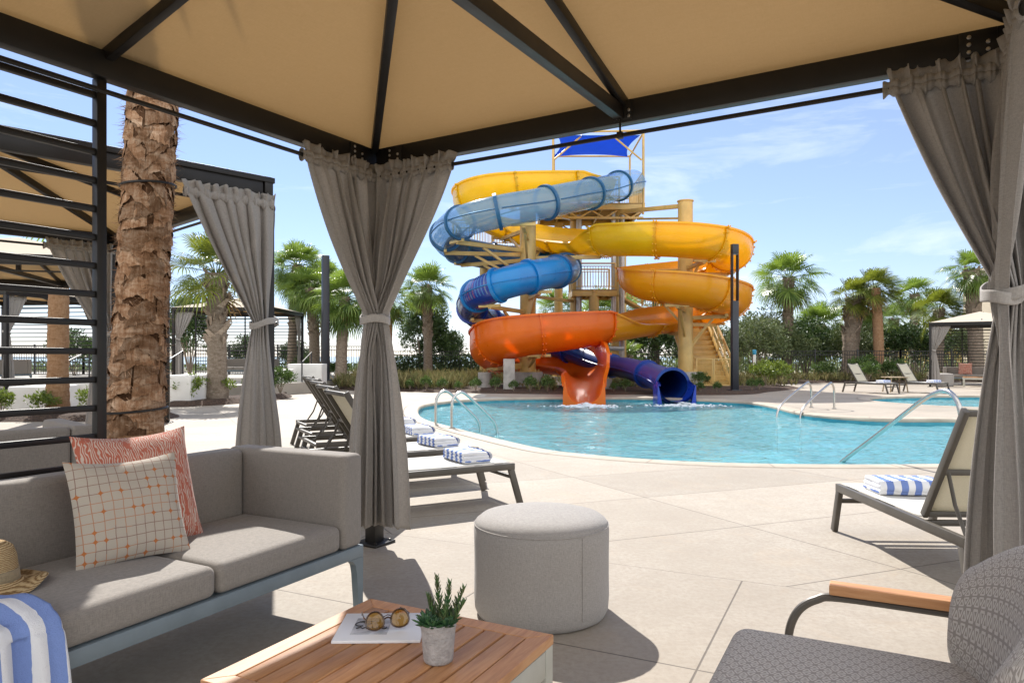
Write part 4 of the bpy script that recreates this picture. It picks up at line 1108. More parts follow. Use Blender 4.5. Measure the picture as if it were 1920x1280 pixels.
def frames(pts, sub):
    s = spline(pts, sub); n = len(s); X = [V(p[:3]) for p in s]; r = [p[3] for p in s]
    T = [(X[min(i+1, n-1)]-X[max(i-1, 0)]).normalized() for i in range(n)]
    cur = []
    for i in range(n):
        a, b = T[max(0, i-3)], T[min(n-1, i+3)]; cur.append(a.x*b.y-a.y*b.x)       # >0: turning left
    cur = [sum(cur[max(0, i-6):i+7])/len(cur[max(0, i-6):i+7]) for i in range(n)]
    S = [V((t.y, -t.x, 0)).normalized() for t in T]; U = [S[i].cross(T[i]) for i in range(n)]
    return X, r, T, S, U, cur
def flume_ring(X, S, U, r, cur, ext, t_out, t_in):
    """U shaped section: round bottom, the outer wall carried straight up and rimmed, the inner wall low"""
    w_ = max(-1, min(1, cur*9)); KA = 10
    def half(wo, sg):
        te = R(t_in+(t_out-t_in)*wo); e_ = .03+ext*wo; o = []
        for i in range(1, KA+1):
            th = te*i/KA; o.append((sg*math.sin(th), -math.cos(th), sg*math.sin(th), -math.cos(th), 0))
        for q in (.5, 1.0): o.append((sg*math.sin(te), -math.cos(te), sg*math.sin(te), -math.cos(te), e_*q))
        return o, (sg*math.cos(te), math.sin(te))
    hl, tl = half((1-w_)/2, -1); hr, tr_ = half((1+w_)/2, 1)
    seq = [(p, tl) for p in reversed(hl)]+[((0, -1, 0, -1, 0), (0, 0))]+[(p, tr_) for p in hr]
    bk_ = R(5)*w_; cb_, sb_ = math.cos(bk_), math.sin(bk_)
    def pt(p, t, off, up=0.0):
        a = p[0]*(r+off)+t[0]*(p[4]+up); b = p[1]*(r+off)+t[1]*(p[4]+up)
        a, b = a*cb_-b*sb_, a*sb_+b*cb_
        return X+S*a+U*b
    outer = [pt(p, t, .045) for p, t in seq]; inner = [pt(p, t, 0.0) for p, t in reversed(seq)]
    lr = [pt(*seq[-1], .105, -.02), pt(*seq[-1], .105, .05), pt(*seq[-1], 0, .05)]; ll = [pt(*seq[0], 0, .05), pt(*seq[0], .105, .05), pt(*seq[0], .105, -.02)]
    return outer+lr+inner+ll
def sweep(mb, rings, cap=True):
    n = len(rings[0]); vs = [p for r_ in rings for p in r_]; fs = []
    for i in range(len(rings)-1):
        for j in range(n): fs.append((i*n+j, (i+1)*n+j, (i+1)*n+(j+1) % n, i*n+(j+1) % n))
    if cap:
        # close the section ends between outer and inner skins
        fs.append(tuple(range(n))) ; fs.append(tuple(reversed(range((len(rings)-1)*n, len(rings)*n))))
    mb.add(vs, fs)
SUB = 10
flume = thing('open_water_slide', 'open yellow to orange spiral water slide ending in the pool', 'water slide', (3.0, 24.0, 0))
X, r, T, S, U, cur = frames(ypts, SUB); n = len(X)
step = 14; i0 = 0; secs = []
while i0 < n-1:
    i1 = min(n-1, i0+step)
    if n-1-i1 < 8: i1 = n-1
    secs.append((i0, i1)); i0 = i1
def ymat(i):
    f = i/SUB
    if f < 8.6: return 'yellow'
    if f < 11.2: return 'yellow'
    if f < 15: return 'gold'
    if f < 24.5: return 'amber'
    if f < 26.2: return 'amber'
    return 'orange'
ribs = []
for (a, b) in secs:
    mb = MB()
    def rg_(i, dr=0, th=None):
        f = i/SUB; ex = .15; to, ti = 86, 58
        if 25.5 < f < 33: g = math.sin(PI*(f-25.5)/7.5); ex = .15+.32*g
        if 32 < f < 36.2: ex = .15+.42*math.sin(PI*(f-32)/4.2)
        if f > 35: q = min(1, (f-35)/2); ex = .15+.05*q; to = 86-6*q; ti = 58+18*q
        return flume_ring(X[i], S[i], U[i], r[i]+dr, cur[i], ex, to, ti)
    sweep(mb, [rg_(i) for i in range(a, b+1)], True)
    # bolted flange at the joint
    if a > 0:
        f0 = [p-T[a]*.035 for p in rg_(a, .055)]; f1 = [p+T[a]*.035 for p in rg_(a, .055)]
        sweep(mb, [f0, f1], True)
    if 0 < a < 335:
        ro_ = rg_(a, .085)
        for q in range(0, len(ro_)//2-1, 2):
            c_ = ro_[q]; mb.rbox(c_+T[a]*.05, (.045, .045, .045), .01); mb.rbox(c_-T[a]*.05, (.045, .045, .045), .01)
    mb.build('flume_section', M[ymat((a+b)/2)], flume, world=True, ang=40)
    ribs.append(a)
# splayed splash-down end walls of the open slide
e = MB(); i = n-1; xe = X[i]
for s_ in (-1, 1):
    poly = [(s_*.50, -.42), (s_*.72, -.42), (s_*.66, .05), (s_*.60, .42), (s_*.56, .50)]
    inner = [(s_*.50, -.42), (s_*.55, .0), (s_*.57, .30)]
    pl = [(s_*.0, -.62), (s_*.585, -.62), (s_*.58, -.2), (s_*.56, .12), (s_*.52, .17), (s_*.495, .0), (s_*.44, -.22), (s_*.33, -.37), (s_*.17, -.465), (s_*.0, -.492)]
    if s_ < 0: pl = pl[::-1]
    Mx = Matrix(((S[i].x, 0, T[i].x, xe.x), (S[i].y, 0, T[i].y, xe.y), (0, 1, 0, xe.z), (0, 0, 0, 1)))
    e.prism(pl, -.35 if s_ > 0 else -.352, .02, Mx)
e.build('splash_lip', M['orange'], flume, world=True, smooth=False)
# closed tube slide
tube = thing('tube_water_slide', 'closed tube water slide, clear at the top, then blue, navy at the exit', 'water slide', (2.0, 24.0, 0))
X2, r2, T2, S2, U2, cur2 = frames(bpts, SUB); n2_ = len(X2)
def circ(i, rad, K=28): return [X2[i]+(S2[i]*math.sin(2*PI*j/K)-U2[i]*math.cos(2*PI*j/K))*rad for j in range(K)]
cuts = [0, 12, 25, 38, 51, 64, 77, 90, 103, 118, 131, 142, 154, 166, 178, 190, 203, 216, 229, 243, 256, n2_-1]
def k_navy_stripes():
    kk = N('striped_navy_tube'); ob = kk.coord()
    uvn = kk.n('ShaderNodeTexCoord').outputs['UV']; sp = kk.n('ShaderNodeSeparateXYZ', {0: uvn}); u, v = sp.outputs[0], sp.outputs[1]
    base = kk.mix(kk.noise(ob, 1.2, 3), (.010, .045, .30), (.008, .03, .20))
    fu = kk.math('FRACT', kk.math('MULTIPLY', u, 9.0))
    on = kk.math('LESS_THAN', fu, .34)
    wn = kk.n('ShaderNodeTexWhiteNoise', noise_dimensions='1D'); kk.set(wn.inputs['W'], kk.math('FLOOR', kk.math('MULTIPLY', u, 9.0)))
    c2 = kk.ramp(wn.outputs['Value'], [(.2, (.05, .22, .60)), (.45, (.30, .04, .07)), (.7, (.12, .30, .42)), (.85, (.06, .20, .45))])
    top = kk.math('LESS_THAN', kk.math('ABSOLUTE', kk.math('SUBTRACT', v, .5)), .34)
    c = kk.mix(kk.math('MULTIPLY', kk.math('MULTIPLY', on, top), .75), base, c2)
    return kk.out(kk.pbr(c, .25, 0, .5, None, .35))
M['stripes'] = k_navy_stripes()
def bmat(k_): return ['clear', 'clear', 'clear', 'clear', 'clear', 'clear', 'clear', 'midblue', 'midblue', 'midblue', 'midblue', 'blue', 'blue', 'stripes', 'stripes', 'stripes', 'stripes', 'royal', 'navy', 'navy', 'navy'][k_]
for k_ in range(len(cuts)-1):
    a, b = cuts[k_], cuts[k_+1]; mb = MB()
    K = 28; ro = [circ(i, r2[i], K) for i in range(a, b+1)]; ri = [circ(i, r2[i]-.03, K) for i in range(a, b+1)]
    vs = [p for q in ro for p in q]; fs = []
    for i in range(len(ro)-1):
        for j in range(K): fs.append((i*K+j, (i+1)*K+j, (i+1)*K+(j+1) % K, i*K+(j+1) % K))
    mb.add(vs, fs)
    if bmat(k_) != 'clear' and k_ < 30:
        vs = [p for q in ri for p in q]; mb.add(vs, [f[::-1] for f in fs])
    o = mb.build('tube_section', M[bmat(k_)], tube, world=True, ang=50)
    if bmat(k_) == 'stripes':
        uv = o.data.uv_layers.new(name='UVMap'); m_ = b-a
        for lp in o.data.loops:
            vi = lp.vertex_index % ((m_+1)*K); uv.data[lp.index].uv = (a*.05+(vi//K)*.1, (vi % K)/K)
    fl_ = MB(); dk_ = 'flange_blue' if k_ < 7 else ('midblue' if k_ < 11 else ('blue' if k_ < 14 else 'royal' if k_ < 18 else 'navy'))
    i = b if k_ < len(cuts)-2 else b
    for dd in (-.035, .035): pass
    rr = [[p+T2[i]*d_ for p in circ(i, r2[i]+e_, K)] for d_, e_ in ((-.06, -.005), (-.06, .075), (.06, .075), (.06, -.005))]
    vs = [p for q in rr for p in q]; fs = []
    for q in range(3):
        for j in range(K): fs.append((q*K+j, (q+1)*K+j, (q+1)*K+(j+1) % K, q*K+(j+1) % K))
    fl_.add(vs, fs)
    # side seam strips where the half shells meet
    for sgn in (-1, 1): fl_.tube([X2[q]+S2[q]*sgn*(r2[q]+.012) for q in range(a, b+1, 2)], .022, 6)
    fl_.build('flange', M[dk_], o, world=True, ang=40)
# open chute in front of the tube mouth
i = n2_-1; Mx = Matrix(((S2[i].x, 0, T2[i].x, X2[i].x), (S2[i].y, 0, T2[i].y, X2[i].y), (0, 1, 0, X2[i].z), (0, 0, 0, 1)))
mb = MB()
def ch(u, v, rad):
    th = -PI*.62+PI*1.24*u; d = .50*v
    g = (1-.30*v)
    q = V((math.sin(th)*rad*(1+.10*v), -math.cos(th)*rad, d))
    if abs(th) > PI/2: q.y *= (1-v)**.8
    return Mx @ q
mb.grid(lambda u, v: ch(u, v, .45), 28, 8); mb.grid(lambda u, v: ch(1-u, v, .50), 28, 8)
for s_ in (-1, 1):
    pl = [(s_*.40, -.62), (s_*.55, -.62), (s_*.55, -.15), (s_*.545, .0), (s_*.53, .03), (s_*.51, -.05), (s_*.48, -.18)]
    if s_ < 0: pl = pl[::-1]
    mb.prism(pl, .0, .50, Mx)
mb.build('exit_chute', M['royal'], tube, world=True, ang=40)
# ------------------------------------------------------------------ slide tower
tw_ = thing('slide_tower', 'tan steel slide tower with platforms, stairs and a blue shade roof', 'tower', (TWX, TWY, 0))
def tpart(mb, name, m='tower', parent=None, **kw): return mb.build(name, M[m], parent or tw_, world=True, **kw)
cols = {'L': (.60, 26.7, .30, 6.75), 'Rr': (6.62, 27.0, .28, 7.1), 'B1': (2.74, 31.0, .20, 7.45), 'B2': (4.54, 31.0, .20, 7.45), 'B3': (2.2, 33.4, .2, 7.45), 'B4': (5.2, 33.4, .2, 7.45), 'M': (3.50, 30.2, .22, 3.95), 'M2': (-1.2, 30.5, .2, 5.4)}
for kx, (x, y, rad, zt) in cols.items():
    m = MB(); z0 = .62 if kx in ('L', 'Rr') else .25
    m.lathe([(rad*1.7, z0), (rad*1.7, z0+.03), (rad, z0+.03), (rad, zt), (rad*1.12, zt), (rad*1.12, zt+.04), (.01, zt+.05)], (x, y, 0), 28)
    for q in range(8): m.rbox((x+rad*1.35*math.cos(q*PI/4), y+rad*1.35*math.sin(q*PI/4), z0+.06), (.05, .05, .07), .005)
    c_ = tpart(m, 'column')
    m = MB(); m.rbox((x, y, z0/2-.05), (1.1 if kx in ('L', 'Rr') else .7, .95 if kx in ('L', 'Rr') else .7, z0+.1), .02)
    m.build('footing', M['concrete'], c_, world=True)
for (x, y, sx, sy, h_) in ((-.10, 24.6, .40, .40, 1.12), (-1.0, 25.9, .5, .5, .62), (3.3, 24.9, .4, .4, .42)):
    m = MB()
    if sx == .5: m.lathe([(.25, -.1), (.25, h_-.02), (.23, h_), (.01, h_)], (x, y, 0), 24)
    else: m.rbox((x, y, h_/2-.05), (sx, sy, h_+.1), .015)
    tpart(m, 'footing', 'concrete')
def platform(x0, x1, y0, y1, z, th=.22):
    m = MB(); m.rbox(((x0+x1)/2, (y0+y1)/2, z-.04), (x1-x0, y1-y0, .06), .005); o = tpart(m, 'platform_deck', 'tower_deck')
    m = MB()
    for y in (y0+.05, y1-.05): m.rbox(((x0+x1)/2, y, z-.07-th/2), (x1-x0, .1, th), .005)
    for x in (x0+.05, x1-.05): m.rbox((x, (y0+y1)/2, z-.07-th/2), (.1, y1-y0-.2, th), .005)
    for q in range(1, 5): m.rbox((x0+(x1-x0)*q/5, (y0+y1)/2, z-.07-th/2+.03), (.07, y1-y0-.2, th-.06), .005)
    tpart(m, 'platform_frame')
def railing(p0, p1, h_=1.1, pitch=.115):
    p0, p1 = V(p0), V(p1); d = p1-p0; L = d.length; m = MB(); up = V((0, 0, 1))
    m.tube([p0+up*h_, p1+up*h_], .035, 8); m.tube([p0+up*.12, p1+up*.12], .02, 6); m.tube([p0+up*(h_-.12), p1+up*(h_-.12)], .018, 6)
    nb = max(2, int(L/pitch))
    for i in range(nb+1): q = p0+d*i/nb; m.tube([q+up*.12, q+up*(h_-.12)], .014, 5)
    np_ = max(1, round(L/1.4))
    for i in range(np_+1): q = p0+d*i/np_; m.rbox((q.x, q.y, q.z+h_/2), (.07, .07, h_), .005)
    tpart(m, 'railing')
PT = 7.72
platform(1.2, 5.65, 30.0, 33.8, PT)
railing((3.3, 30.05, PT), (4.55, 30.05, PT)); railing((5.6, 30.05, PT), (5.6, 33.7, PT), 1.35); railing((1.25, 33.7, PT), (5.6, 33.7, PT)); railing((1.25, 31.4, PT), (1.25, 33.7, PT))
platform(2.55, 4.45, 30.0, 32.2, 4.05)
railing((2.6, 30.05, 4.05), (4.4, 30.05, 4.05)); railing((2.6, 32.1, 4.05), (4.4, 32.1, 4.05))
platform(-2.6, .9, 30.6, 32.6, 6.0); railing((-2.55, 30.65, 6.0), (.85, 30.65, 6.0)); railing((-2.55, 32.5, 6.0), (.85, 32.5, 6.0))
# truss under the top platform and cross beams between columns
m = MB()
for y in (30.15, 33.4):
    m.beam((1.2, y, PT-.62), (5.6, y, PT-.62), .09, .09)
    for i in range(8): x = 1.2+.55*i; m.beam((x, y, PT-.62 if i % 2 else PT-.30), (x+.55, y, PT-.30 if i % 2 else PT-.62), .06, .06)
tpart(m, 'truss'); m = MB(); m.beam((4.5, 30.3, PT-.35), (6.62, 27.0, 6.95), .14, .16); tpart(m, 'cross_beam'); m = MB(); m.beam((2.74, 31, 7.2), (.6, 26.7, 6.85), .14, .16); tpart(m, 'cross_beam'); m = MB(); m.beam((5.4, 30.4, 7.1), (6.62, 27.15, 6.5), .08, .08); tpart(m, 'cross_beam'); m = MB()
m.beam((4.54, 31, 4.9), (6.62, 27.1, 4.5), .1, .12); tpart(m, 'cross_beam'); m = MB(); m.beam((2.74, 31, 3.6), (.6, 26.8, 3.5), .1, .12)
tpart(m, 'cross_beam')
# roof posts and shade
for (x, y) in ((1.75, 30.1), (5.58, 30.0), (5.75, 31.0), (2.0, 33.6), (5.6, 33.6)):
    m = MB(); m.tube([(x, y, PT-.3), (x, y, 10.72)], .05, 10); tpart(m, 'roof_post')
m = MB(); m.tube([(1.75, 30.1, 10.7), (2.0, 33.6, 10.7)], .045, 8); m.tube([(5.58, 30.0, 10.7), (5.6, 33.6, 10.7)], .045, 8); m.tube([(2.0, 33.6, 10.7), (5.6, 33.6, 10.7)], .045, 8); m.tube([(1.75, 30.1, 10.72), (5.9, 30.0, 10.78)], .045, 8)
m.tube([(1.78, 30.3, 9.6), (3.0, 30.3, 10.66)], .04, 8); m.tube([(5.56, 30.3, 9.6), (4.3, 30.3, 10.66)], .04, 8)
tpart(m, 'roof_frame')
m = MB()
def sh(u, v):
    uu = u; e_ = .22*math.sin(PI*v)*(2*abs(u-.5))**2*(1 if u < .5 else -1); s2_ = .25*math.sin(PI*u)
    y = 30.15+3.2*v; z = 10.62-.12*math.sin(PI*u)*math.sin(PI*v)
    if v > .5: y -= s2_*1.6*(2*v-1)**2
    return V((1.95+3.5*uu+e_, y, z))
m.grid(sh, 24, 16); o = tpart(m, 'shade_roof', 'shade_blue'); o.modifiers.new('t', 'SOLIDIFY').thickness = .02
# stair from the deck behind the bed up to the first landing
m = MB(); sx0, sx1 = 7.05, 8.45; ny = 13
for i in range(ny):
    y = 27.6+.27*i; z = .20+.205*i
    m.rbox(((sx0+sx1)/2, y+.14, z), (sx1-sx0, .30, .045), .004); m.rbox(((sx0+sx1)/2, y+.01, z-.10), (sx1-sx0, .02, .165), .002)
tpart(m, 'stair_treads')
m = MB()
for x in (sx0-.04, sx1+.04):
    m.beam((x, 27.45, .10), (x, 27.6+.27*ny, .20+.205*ny), .06, .26)
    m.tube([(x, 27.4, 1.15), (x, 27.6+.27*ny, 1.2+.205*ny)], .05, 8); m.tube([(x, 27.4, .62), (x, 27.6+.27*ny, .70+.205*ny)], .03, 6)
    for i in range(0, ny+1, 3): m.rbox((x, 27.45+.27*i, .62+.205*i), (.06, .06, 1.06), .004)
    for i in range(24): q = 27.5+.148*i; zz = .2+.148*i*.205/.27; m.tube([(x, q, zz), (x, q, zz+.95)], .010, 5)
tpart(m, 'stair_rail')
m = MB(); gx0, gx1 = 7.12, 8.42
for x in (gx0, (gx0+gx1)/2-.03, (gx0+gx1)/2+.03, gx1): m.rbox((x, 27.30, .58), (.05, .05, 1.1), .004)
for z in (.08, 1.1): m.rbox(((gx0+gx1)/2, 27.30, z), (gx1-gx0, .04, .05), .003)
for i in range(24): m.tube([(gx0+.055*i, 27.30, .08), (gx0+.055*i, 27.30, 1.1)], .008, 5)
for i in range(12): m.tube([(gx0, 27.30, .15+.08*i), (gx1, 27.30, .15+.08*i)], .007, 5)
tpart(m, 'stair_gate')
m = MB(); m.rbox((7.75, 31.9, 2.72), (1.6, 1.5, .08), .005); m.beam((7.1, 31.9, 2.62), (4.4, 31.0, 3.95), .5, .1); tpart(m, 'landing')
railing((8.5, 31.2, 2.76), (8.5, 32.6, 2.76)); railing((7.0, 31.4, 2.76), (4.45, 30.8, 4.05), 1.0)
m = MB(); m.tube([(2.9, 27.6, 1.9), (3.6, 26.9, 1.5), (4.2, 27.0, 1.5), (4.35, 28.2, 2.3), (4.35, 30.2, 3.0), (4.35, 30.4, 7.4)], .10, 10); tpart(m, 'water_pipe', 'galv')
m = MB(); m.tube([(2.9, 30.6, .3), (2.9, 30.6, 7.3)], .12, 12); m.tube([(4.75, 30.6, .3), (4.75, 30.6, 7.3)], .12, 12); tpart(m, 'water_pipe', 'galv')
# arms that carry the slides
def arm(col, q, drop, m):
    cx, cy = cols[col][:2]; q = V(q); b = V((cx, cy, max(.9, q.z-drop-.05))); t = q-V((0, 0, drop)); d = V((t.x-cx, t.y-cy, 0)); 
    if d.length < .5: return
    dn = d.normalized(); s0 = b+dn*.2
    m.beam(s0, t, .12, .14); m.beam(s0+V((0, 0, -min(1.0, b.z-.8))), s0.lerp(t, .62)+V((0, 0, -.07)), .08, .09)
    side = V((-dn.y, dn.x, 0)); m.beam(t-side*.42-V((0, 0, -.03)), t+side*.42-V((0, 0, -.03)), .1, .1)
    m.beam(t-side*.40, t-side*.40+dn*.30+V((0, 0, .34)), .06, .07) if False else None
for idx, col in ((66, 'L'), (80, 'L'), (96, 'L')):
    m = MB(); arm(col, X[idx], .9, m); tpart(m, 'slide_arm')
for idx in (125, 143, 160, 178, 200, 218, 232, 246): m = MB(); arm('Rr', X[idx], .9, m); tpart(m, 'slide_arm')
for idx in (44, 66, 78, 92, 112, 150, 170, 186, 202, 218): m = MB(); arm('L', X2[idx], .62, m); tpart(m, 'slide_arm')
for idx in (280, 298): m = MB(); arm('L', X[idx], .92, m); tpart(m, 'slide_arm')
# ------------------------------------------------------------------ lamp posts, pool rails, marker
lp = thing('lamp_post', 'tall dark lamp post with an open slot near its top, beside the stairs', 'lamp post', (7.43, 23.6, 0.05), R(12), 'dark lamp posts')
m = MB(); m.rbox((0, 0, 1.50), (.23, .16, 3.0), .01); m.rbox((0, 0, 4.72), (.23, .16, .34), .01); m.rbox((-.10, 0, 3.78), (.03, .16, 1.56), .005); m.rbox((.10, 0, 3.78), (.03, .16, 1.56), .005); m.rbox((0, 0, .02), (.36, .30, .05), .006); m.build('pole', M['pole'], lp)
m = MB(); m.rbox((0, 0, 4.545), (.16, .12, .012), .002); m.build('lamp_diffuser', M['led'], lp)
lp2 = thing('lamp_post', 'plain dark lamp post in front of the clustered palms at left', 'lamp post', (-6.62, 25.1, TZ-.02), R(40), 'dark lamp posts')
m = MB(); m.rbox((0, 0, 2.22), (.24, .17, 4.44), .01); m.rbox((0, 0, .02), (.36, .30, .05), .006); m.build('pole', M['pole'], lp2)
m = MB(); m.rbox((0, .09, 3.9), (.16, .02, .9), .003); m.build('lamp_diffuser', M['led'], lp2)
def rail(pts, rad=.024, sub=8): 
    m = MB(); m.tube([V(p) for p in spline(pts, sub)], rad, 12)
    return m
def grab(name, label, a, b, h_, grp):
    """a pair of hoops from deck point a over the coping to the water at b"""
    root = thing(name, label, 'pool ladder', (a[0], a[1], 0), 0, grp)
    d = V((b[0]-a[0], b[1]-a[1], 0)); dn = d.normalized(); sd2 = V((-dn.y, dn.x, 0))
    for s_ in (-.27, .27):
        o_ = V((a[0], a[1], 0))+sd2*s_
        pts = [o_+V((0, 0, 0)), o_+V((0, 0, h_*.62)), o_+dn*.03+V((0, 0, h_*.86)), o_+dn*.12+V((0, 0, h_)), o_+dn*.26+V((0, 0, h_-.01)), o_+dn*(d.length*.72)+V((0, 0, h_*.42)), o_+dn*d.length*.97+V((0, 0, -.0)), o_+dn*d.length+V((0, 0, -.35)), o_+dn*d.length+V((0, 0, -.9))]
        m = rail(pts); m.lathe([(.05, .003), (.05, .018), (.03, .024)], o_, 16); m.build('handrail', M['steel'], root, world=True)
    m = MB()
    for z in (-.35, -.6): m.rbox(V((a[0], a[1], 0))+dn*d.length+V((0, 0, z)), (.5 if abs(dn.y) > .7 else .1, .1 if abs(dn.y) > .7 else .5, .03), .004)
    m.build('ladder_step', M['steel'], root, world=True)
grab('pool_ladder', 'chrome pool ladder at the left edge of the pool near the loungers', (-1.16, 12.02), (-.42, 12.55), .58, 'chrome pool ladders')
grab('pool_ladder', 'chrome pool ladder on the peninsula between the two pools', (7.18, 16.35), (6.0, 15.35), .58, 'chrome pool ladders')
hr = thing('handrail', 'single long chrome handrail sloping into the near edge of the pool', 'handrail', (4.25, 6.75, 0))
for dx in (0,):
    m = rail([(4.28, 6.72, 0), (4.28, 6.72, .45), (4.275, 6.76, .72), (4.27, 6.90, .85), (4.26, 7.08, .84), (4.24, 7.4, .70), (4.21, 8.2, .27), (4.18, 8.95, -.13), (4.17, 9.3, -.35)]); m.lathe([(.05, .003), (.05, .018), (.03, .024)], (4.28, 6.72, 0), 16); m.build('rail', M['steel'], hr, world=True)
mk = thing('marker_post', 'thin pale post with a small blue top beside the far bed', 'post', (10.15, 29.6, 0.05))
m = MB(); m.rbox((0, 0, .62), (.09, .09, 1.24), .006); m.build('post', M['board_white'], mk); m = MB(); m.rbox((0, 0, 1.33), (.13, .10, .2), .01); m.build('sign_plate', M['board_blue'], mk)
bd = thing('sign_board', 'upright board painted blue, white and yellow, just left of the big palm trunk', 'sign board', (-9.38, 16.5, 0.0), R(20))
m = MB(); m.rbox((0, 0, 1.35), (.46, .05, .86), .02, 3); m.build('upper_panel', M['board_blue'], bd); m = MB(); m.rbox((0, 0, .66), (.46, .05, .50), .01); m.build('middle_panel', M['board_white'], bd); m = MB(); m.rbox((0, 0, .21), (.46, .05, .40), .01); m.build('lower_panel', M['board_yellow'], bd)
# ------------------------------------------------------------------ low white walls, steps and handrails of the terrace
def wallbox(label, x0, x1, y0, y1, z1, rad=.03):
    m = MB(); m.rbox((0, 0, z1/2), (x1-x0, y1-y0, z1), rad, 2); o = m.build('low_wall', M['stucco'], None, loc=None); o.location = ((x0+x1)/2, (y0+y1)/2, 0)
    return tag(o, label, 'wall', 'low white walls of the terrace')
wallbox('low white wall right of the terrace steps by the big palm trunk', -8.52, -7.86, 17.3, 18.6, .74)
wallbox('low white block wall at far left behind the slats', -10.35, -9.55, 14.5, 15.7, .58)
wallbox('white rounded block right of the reddish palm trunk', -9.8, -9.35, 15.6, 16.6, .69, .08)
wallbox('white wall by the handrail left of the dark lamp post', -7.5, -6.35, 23.6, 24.3, .95)
wallbox('low white wall between the curtain and the far terrace cabana', -8.1, -7.2, 22.7, 23.4, .78)
m = MB()
for i in range(2): m.rbox((0, .16+.32*i, .09+.18*i-.03), (1.5, .34, .06), .008); m.rbox((0, .02+.32*i, .03+.18*i), (1.5, .03, .14), .004)
o = m.build('steps', M['terrace'], None); o.location = (-9.35, 17.72, .02); tag(o, 'two concrete steps up to the terrace beside a white wall', 'steps')
for (x, y, lb) in ((-8.62, 17.4, 'black handrail on the low white wall by the big palm trunk'), (-6.95, 23.4, 'black handrail beside the lamp post at the terrace edge'), (-10.4, 16.3, 'black handrail behind the slats, by the reddish palm')):
    r_ = thing('step_handrail', lb, 'handrail', (x, y, 0), 0, 'black step handrails')
    m = MB()
    for s_ in (0,): m.tube([(s_, 0, 0), (s_, 0, .95), (s_-.0, .05, 1.02), (s_, 1.1, 1.34), (s_, 1.1, .30)], .024, 8)
    m.build('rail', M['fence'], r_)
# ------------------------------------------------------------------ fences
def fence(label, pts, z0=0.0, hgt=1.45):
    p0 = V((*pts[0], 0)); root = thing('picket_fence', label, 'fence', p0)
    for a, b in zip(pts[:-1], pts[1:]):
        a, b = V((*a, z0)), V((*b, z0)); L = (b-a).length; npn = max(1, round(L/2.4))
        m = MB(); po = MB()
        for z in (.12, hgt-.22, hgt-.04): m.beam(a+V((0, 0, z)), b+V((0, 0, z)), .03, .035)
        nb = int(L/.115)
        for i in range(nb): q = a.lerp(b, (i+.5)/nb); m.rbox((q.x, q.y, q.z+hgt/2-.01), (.018, .018, hgt-.04), .001)
        for i in range(npn+1): q = a.lerp(b, i/npn); po.rbox((q.x, q.y, q.z+hgt/2+.02), (.06, .06, hgt+.08), .004)
        m.build('picket_panel', M['fence'], root, world=True, smooth=False); po.build('fence_posts', M['fence'], root, world=True)
fence('black picket fence behind the slides and the planting bed', [(-6.4, 36.5), (0, 37.0), (9, 37.0), (13, 36.2)], 0, 1.5)
fence('black picket fence behind the far loungers under the right hand palms', [(13, 35.2), (19, 34.6), (34, 34.6)], 0, 1.5)
fence('black picket fence along the sea side of the terrace', [(-34, 33.5), (-20, 33.0), (-6.4, 33.0)], TZ, 1.35)
# ------------------------------------------------------------------ foliage
def rdir(rg):
    z = rg.uniform(-1, 1); a = rg.uniform(0, 2*PI); q = math.sqrt(1-z*z); return V((q*math.cos(a), q*math.sin(a), z))
def leaf(mb, c, d, L, w_, up):
    d = d.normalized(); s_ = d.cross(up)
    s_ = s_.normalized() if s_.length > .05 else V((1, 0, 0)); u_ = s_.cross(d)
    mb.add([c, c+d*L*.45-s_*w_/2+u_*w_*.12, c+d*L-u_*L*.10, c+d*L*.45+s_*w_/2+u_*w_*.12], [(0, 1, 2), (0, 2, 3)])
def cloud(mb, rg, c, rad, nclump, nleaf, L, w_, flat_=0.0, fill=.55):
    c = V(c)
    for _ in range(nclump):
        d = rdir(rg); d.z = abs(d.z)*1.0-flat_*.3 if d.z < -.2 else d.z
        rr = rg.uniform(fill, 1.0)
        cc = c+V((d.x*rad[0]*rr, d.y*rad[1]*rr, d.z*rad[2]*rr)); cr = rg.uniform(.16, .34)*min(rad)
        for _ in range(nleaf):
            q = rdir(rg); p = cc+q*cr*rg.uniform(.3, 1.15)
            leaf(mb, p, (q+rdir(rg)*.7+V((0, 0, .35))), L*rg.uniform(.6, 1.25), w_*rg.uniform(.7, 1.2), rdir(rg))
def stems(mb, rg, h_, n_, spread, rad=.02):
    for i in range(n_):
        a = 2*PI*i/n_+rg.uniform(-.3, .3); t = V((math.cos(a)*spread, math.sin(a)*spread, h_)); mb.tube([V((0, 0, 0)), t*.5+V((0, 0, .1*h_)), t], [rad, rad*.7, rad*.3], 5)
shrub_mesh = {}
def shrub_proto(kind, m, rad, nclump, nleaf, L, w_, seed):
    rg = random.Random(seed); a = MB(); cloud(a, rg, (0, 0, rad[2]*.95), rad, nclump, nleaf, L, w_)
    b = MB(); stems(b, rg, rad[2]*1.3, 6, min(rad[:2])*.5, .012+.012*rad[2])
    shrub_mesh[kind] = (a, b, m)
objs = {}
def shrub(kind, name, label, cat, loc, s=1.0, rot=0.0, group=None):
    if kind not in objs:
        a, b, m = shrub_mesh[kind]
        r_ = thing(name, label, cat, loc, rot, group); a.build('foliage', m, r_, smooth=False); b.build('stems', M['bark'], r_); objs[kind] = r_
        r_.scale = s if isinstance(s, tuple) else (s, s, s)
    else:
        r_ = dup(objs[kind], loc, rot, label, group, s); r_.name = name; r_['category'] = cat
        if not group and 'group' in r_: del r_['group']
    return r_
shrub_proto('small', M['leaf'], (.30, .30, .34), 22, 26, .10, .05, 1)
shrub_proto('lime', M['leaf_lime'], (.42, .42, .36), 26, 30, .10, .05, 2)
shrub_proto('round', M['leaf'], (.60, .55, .50), 40, 40, .10, .055, 3)
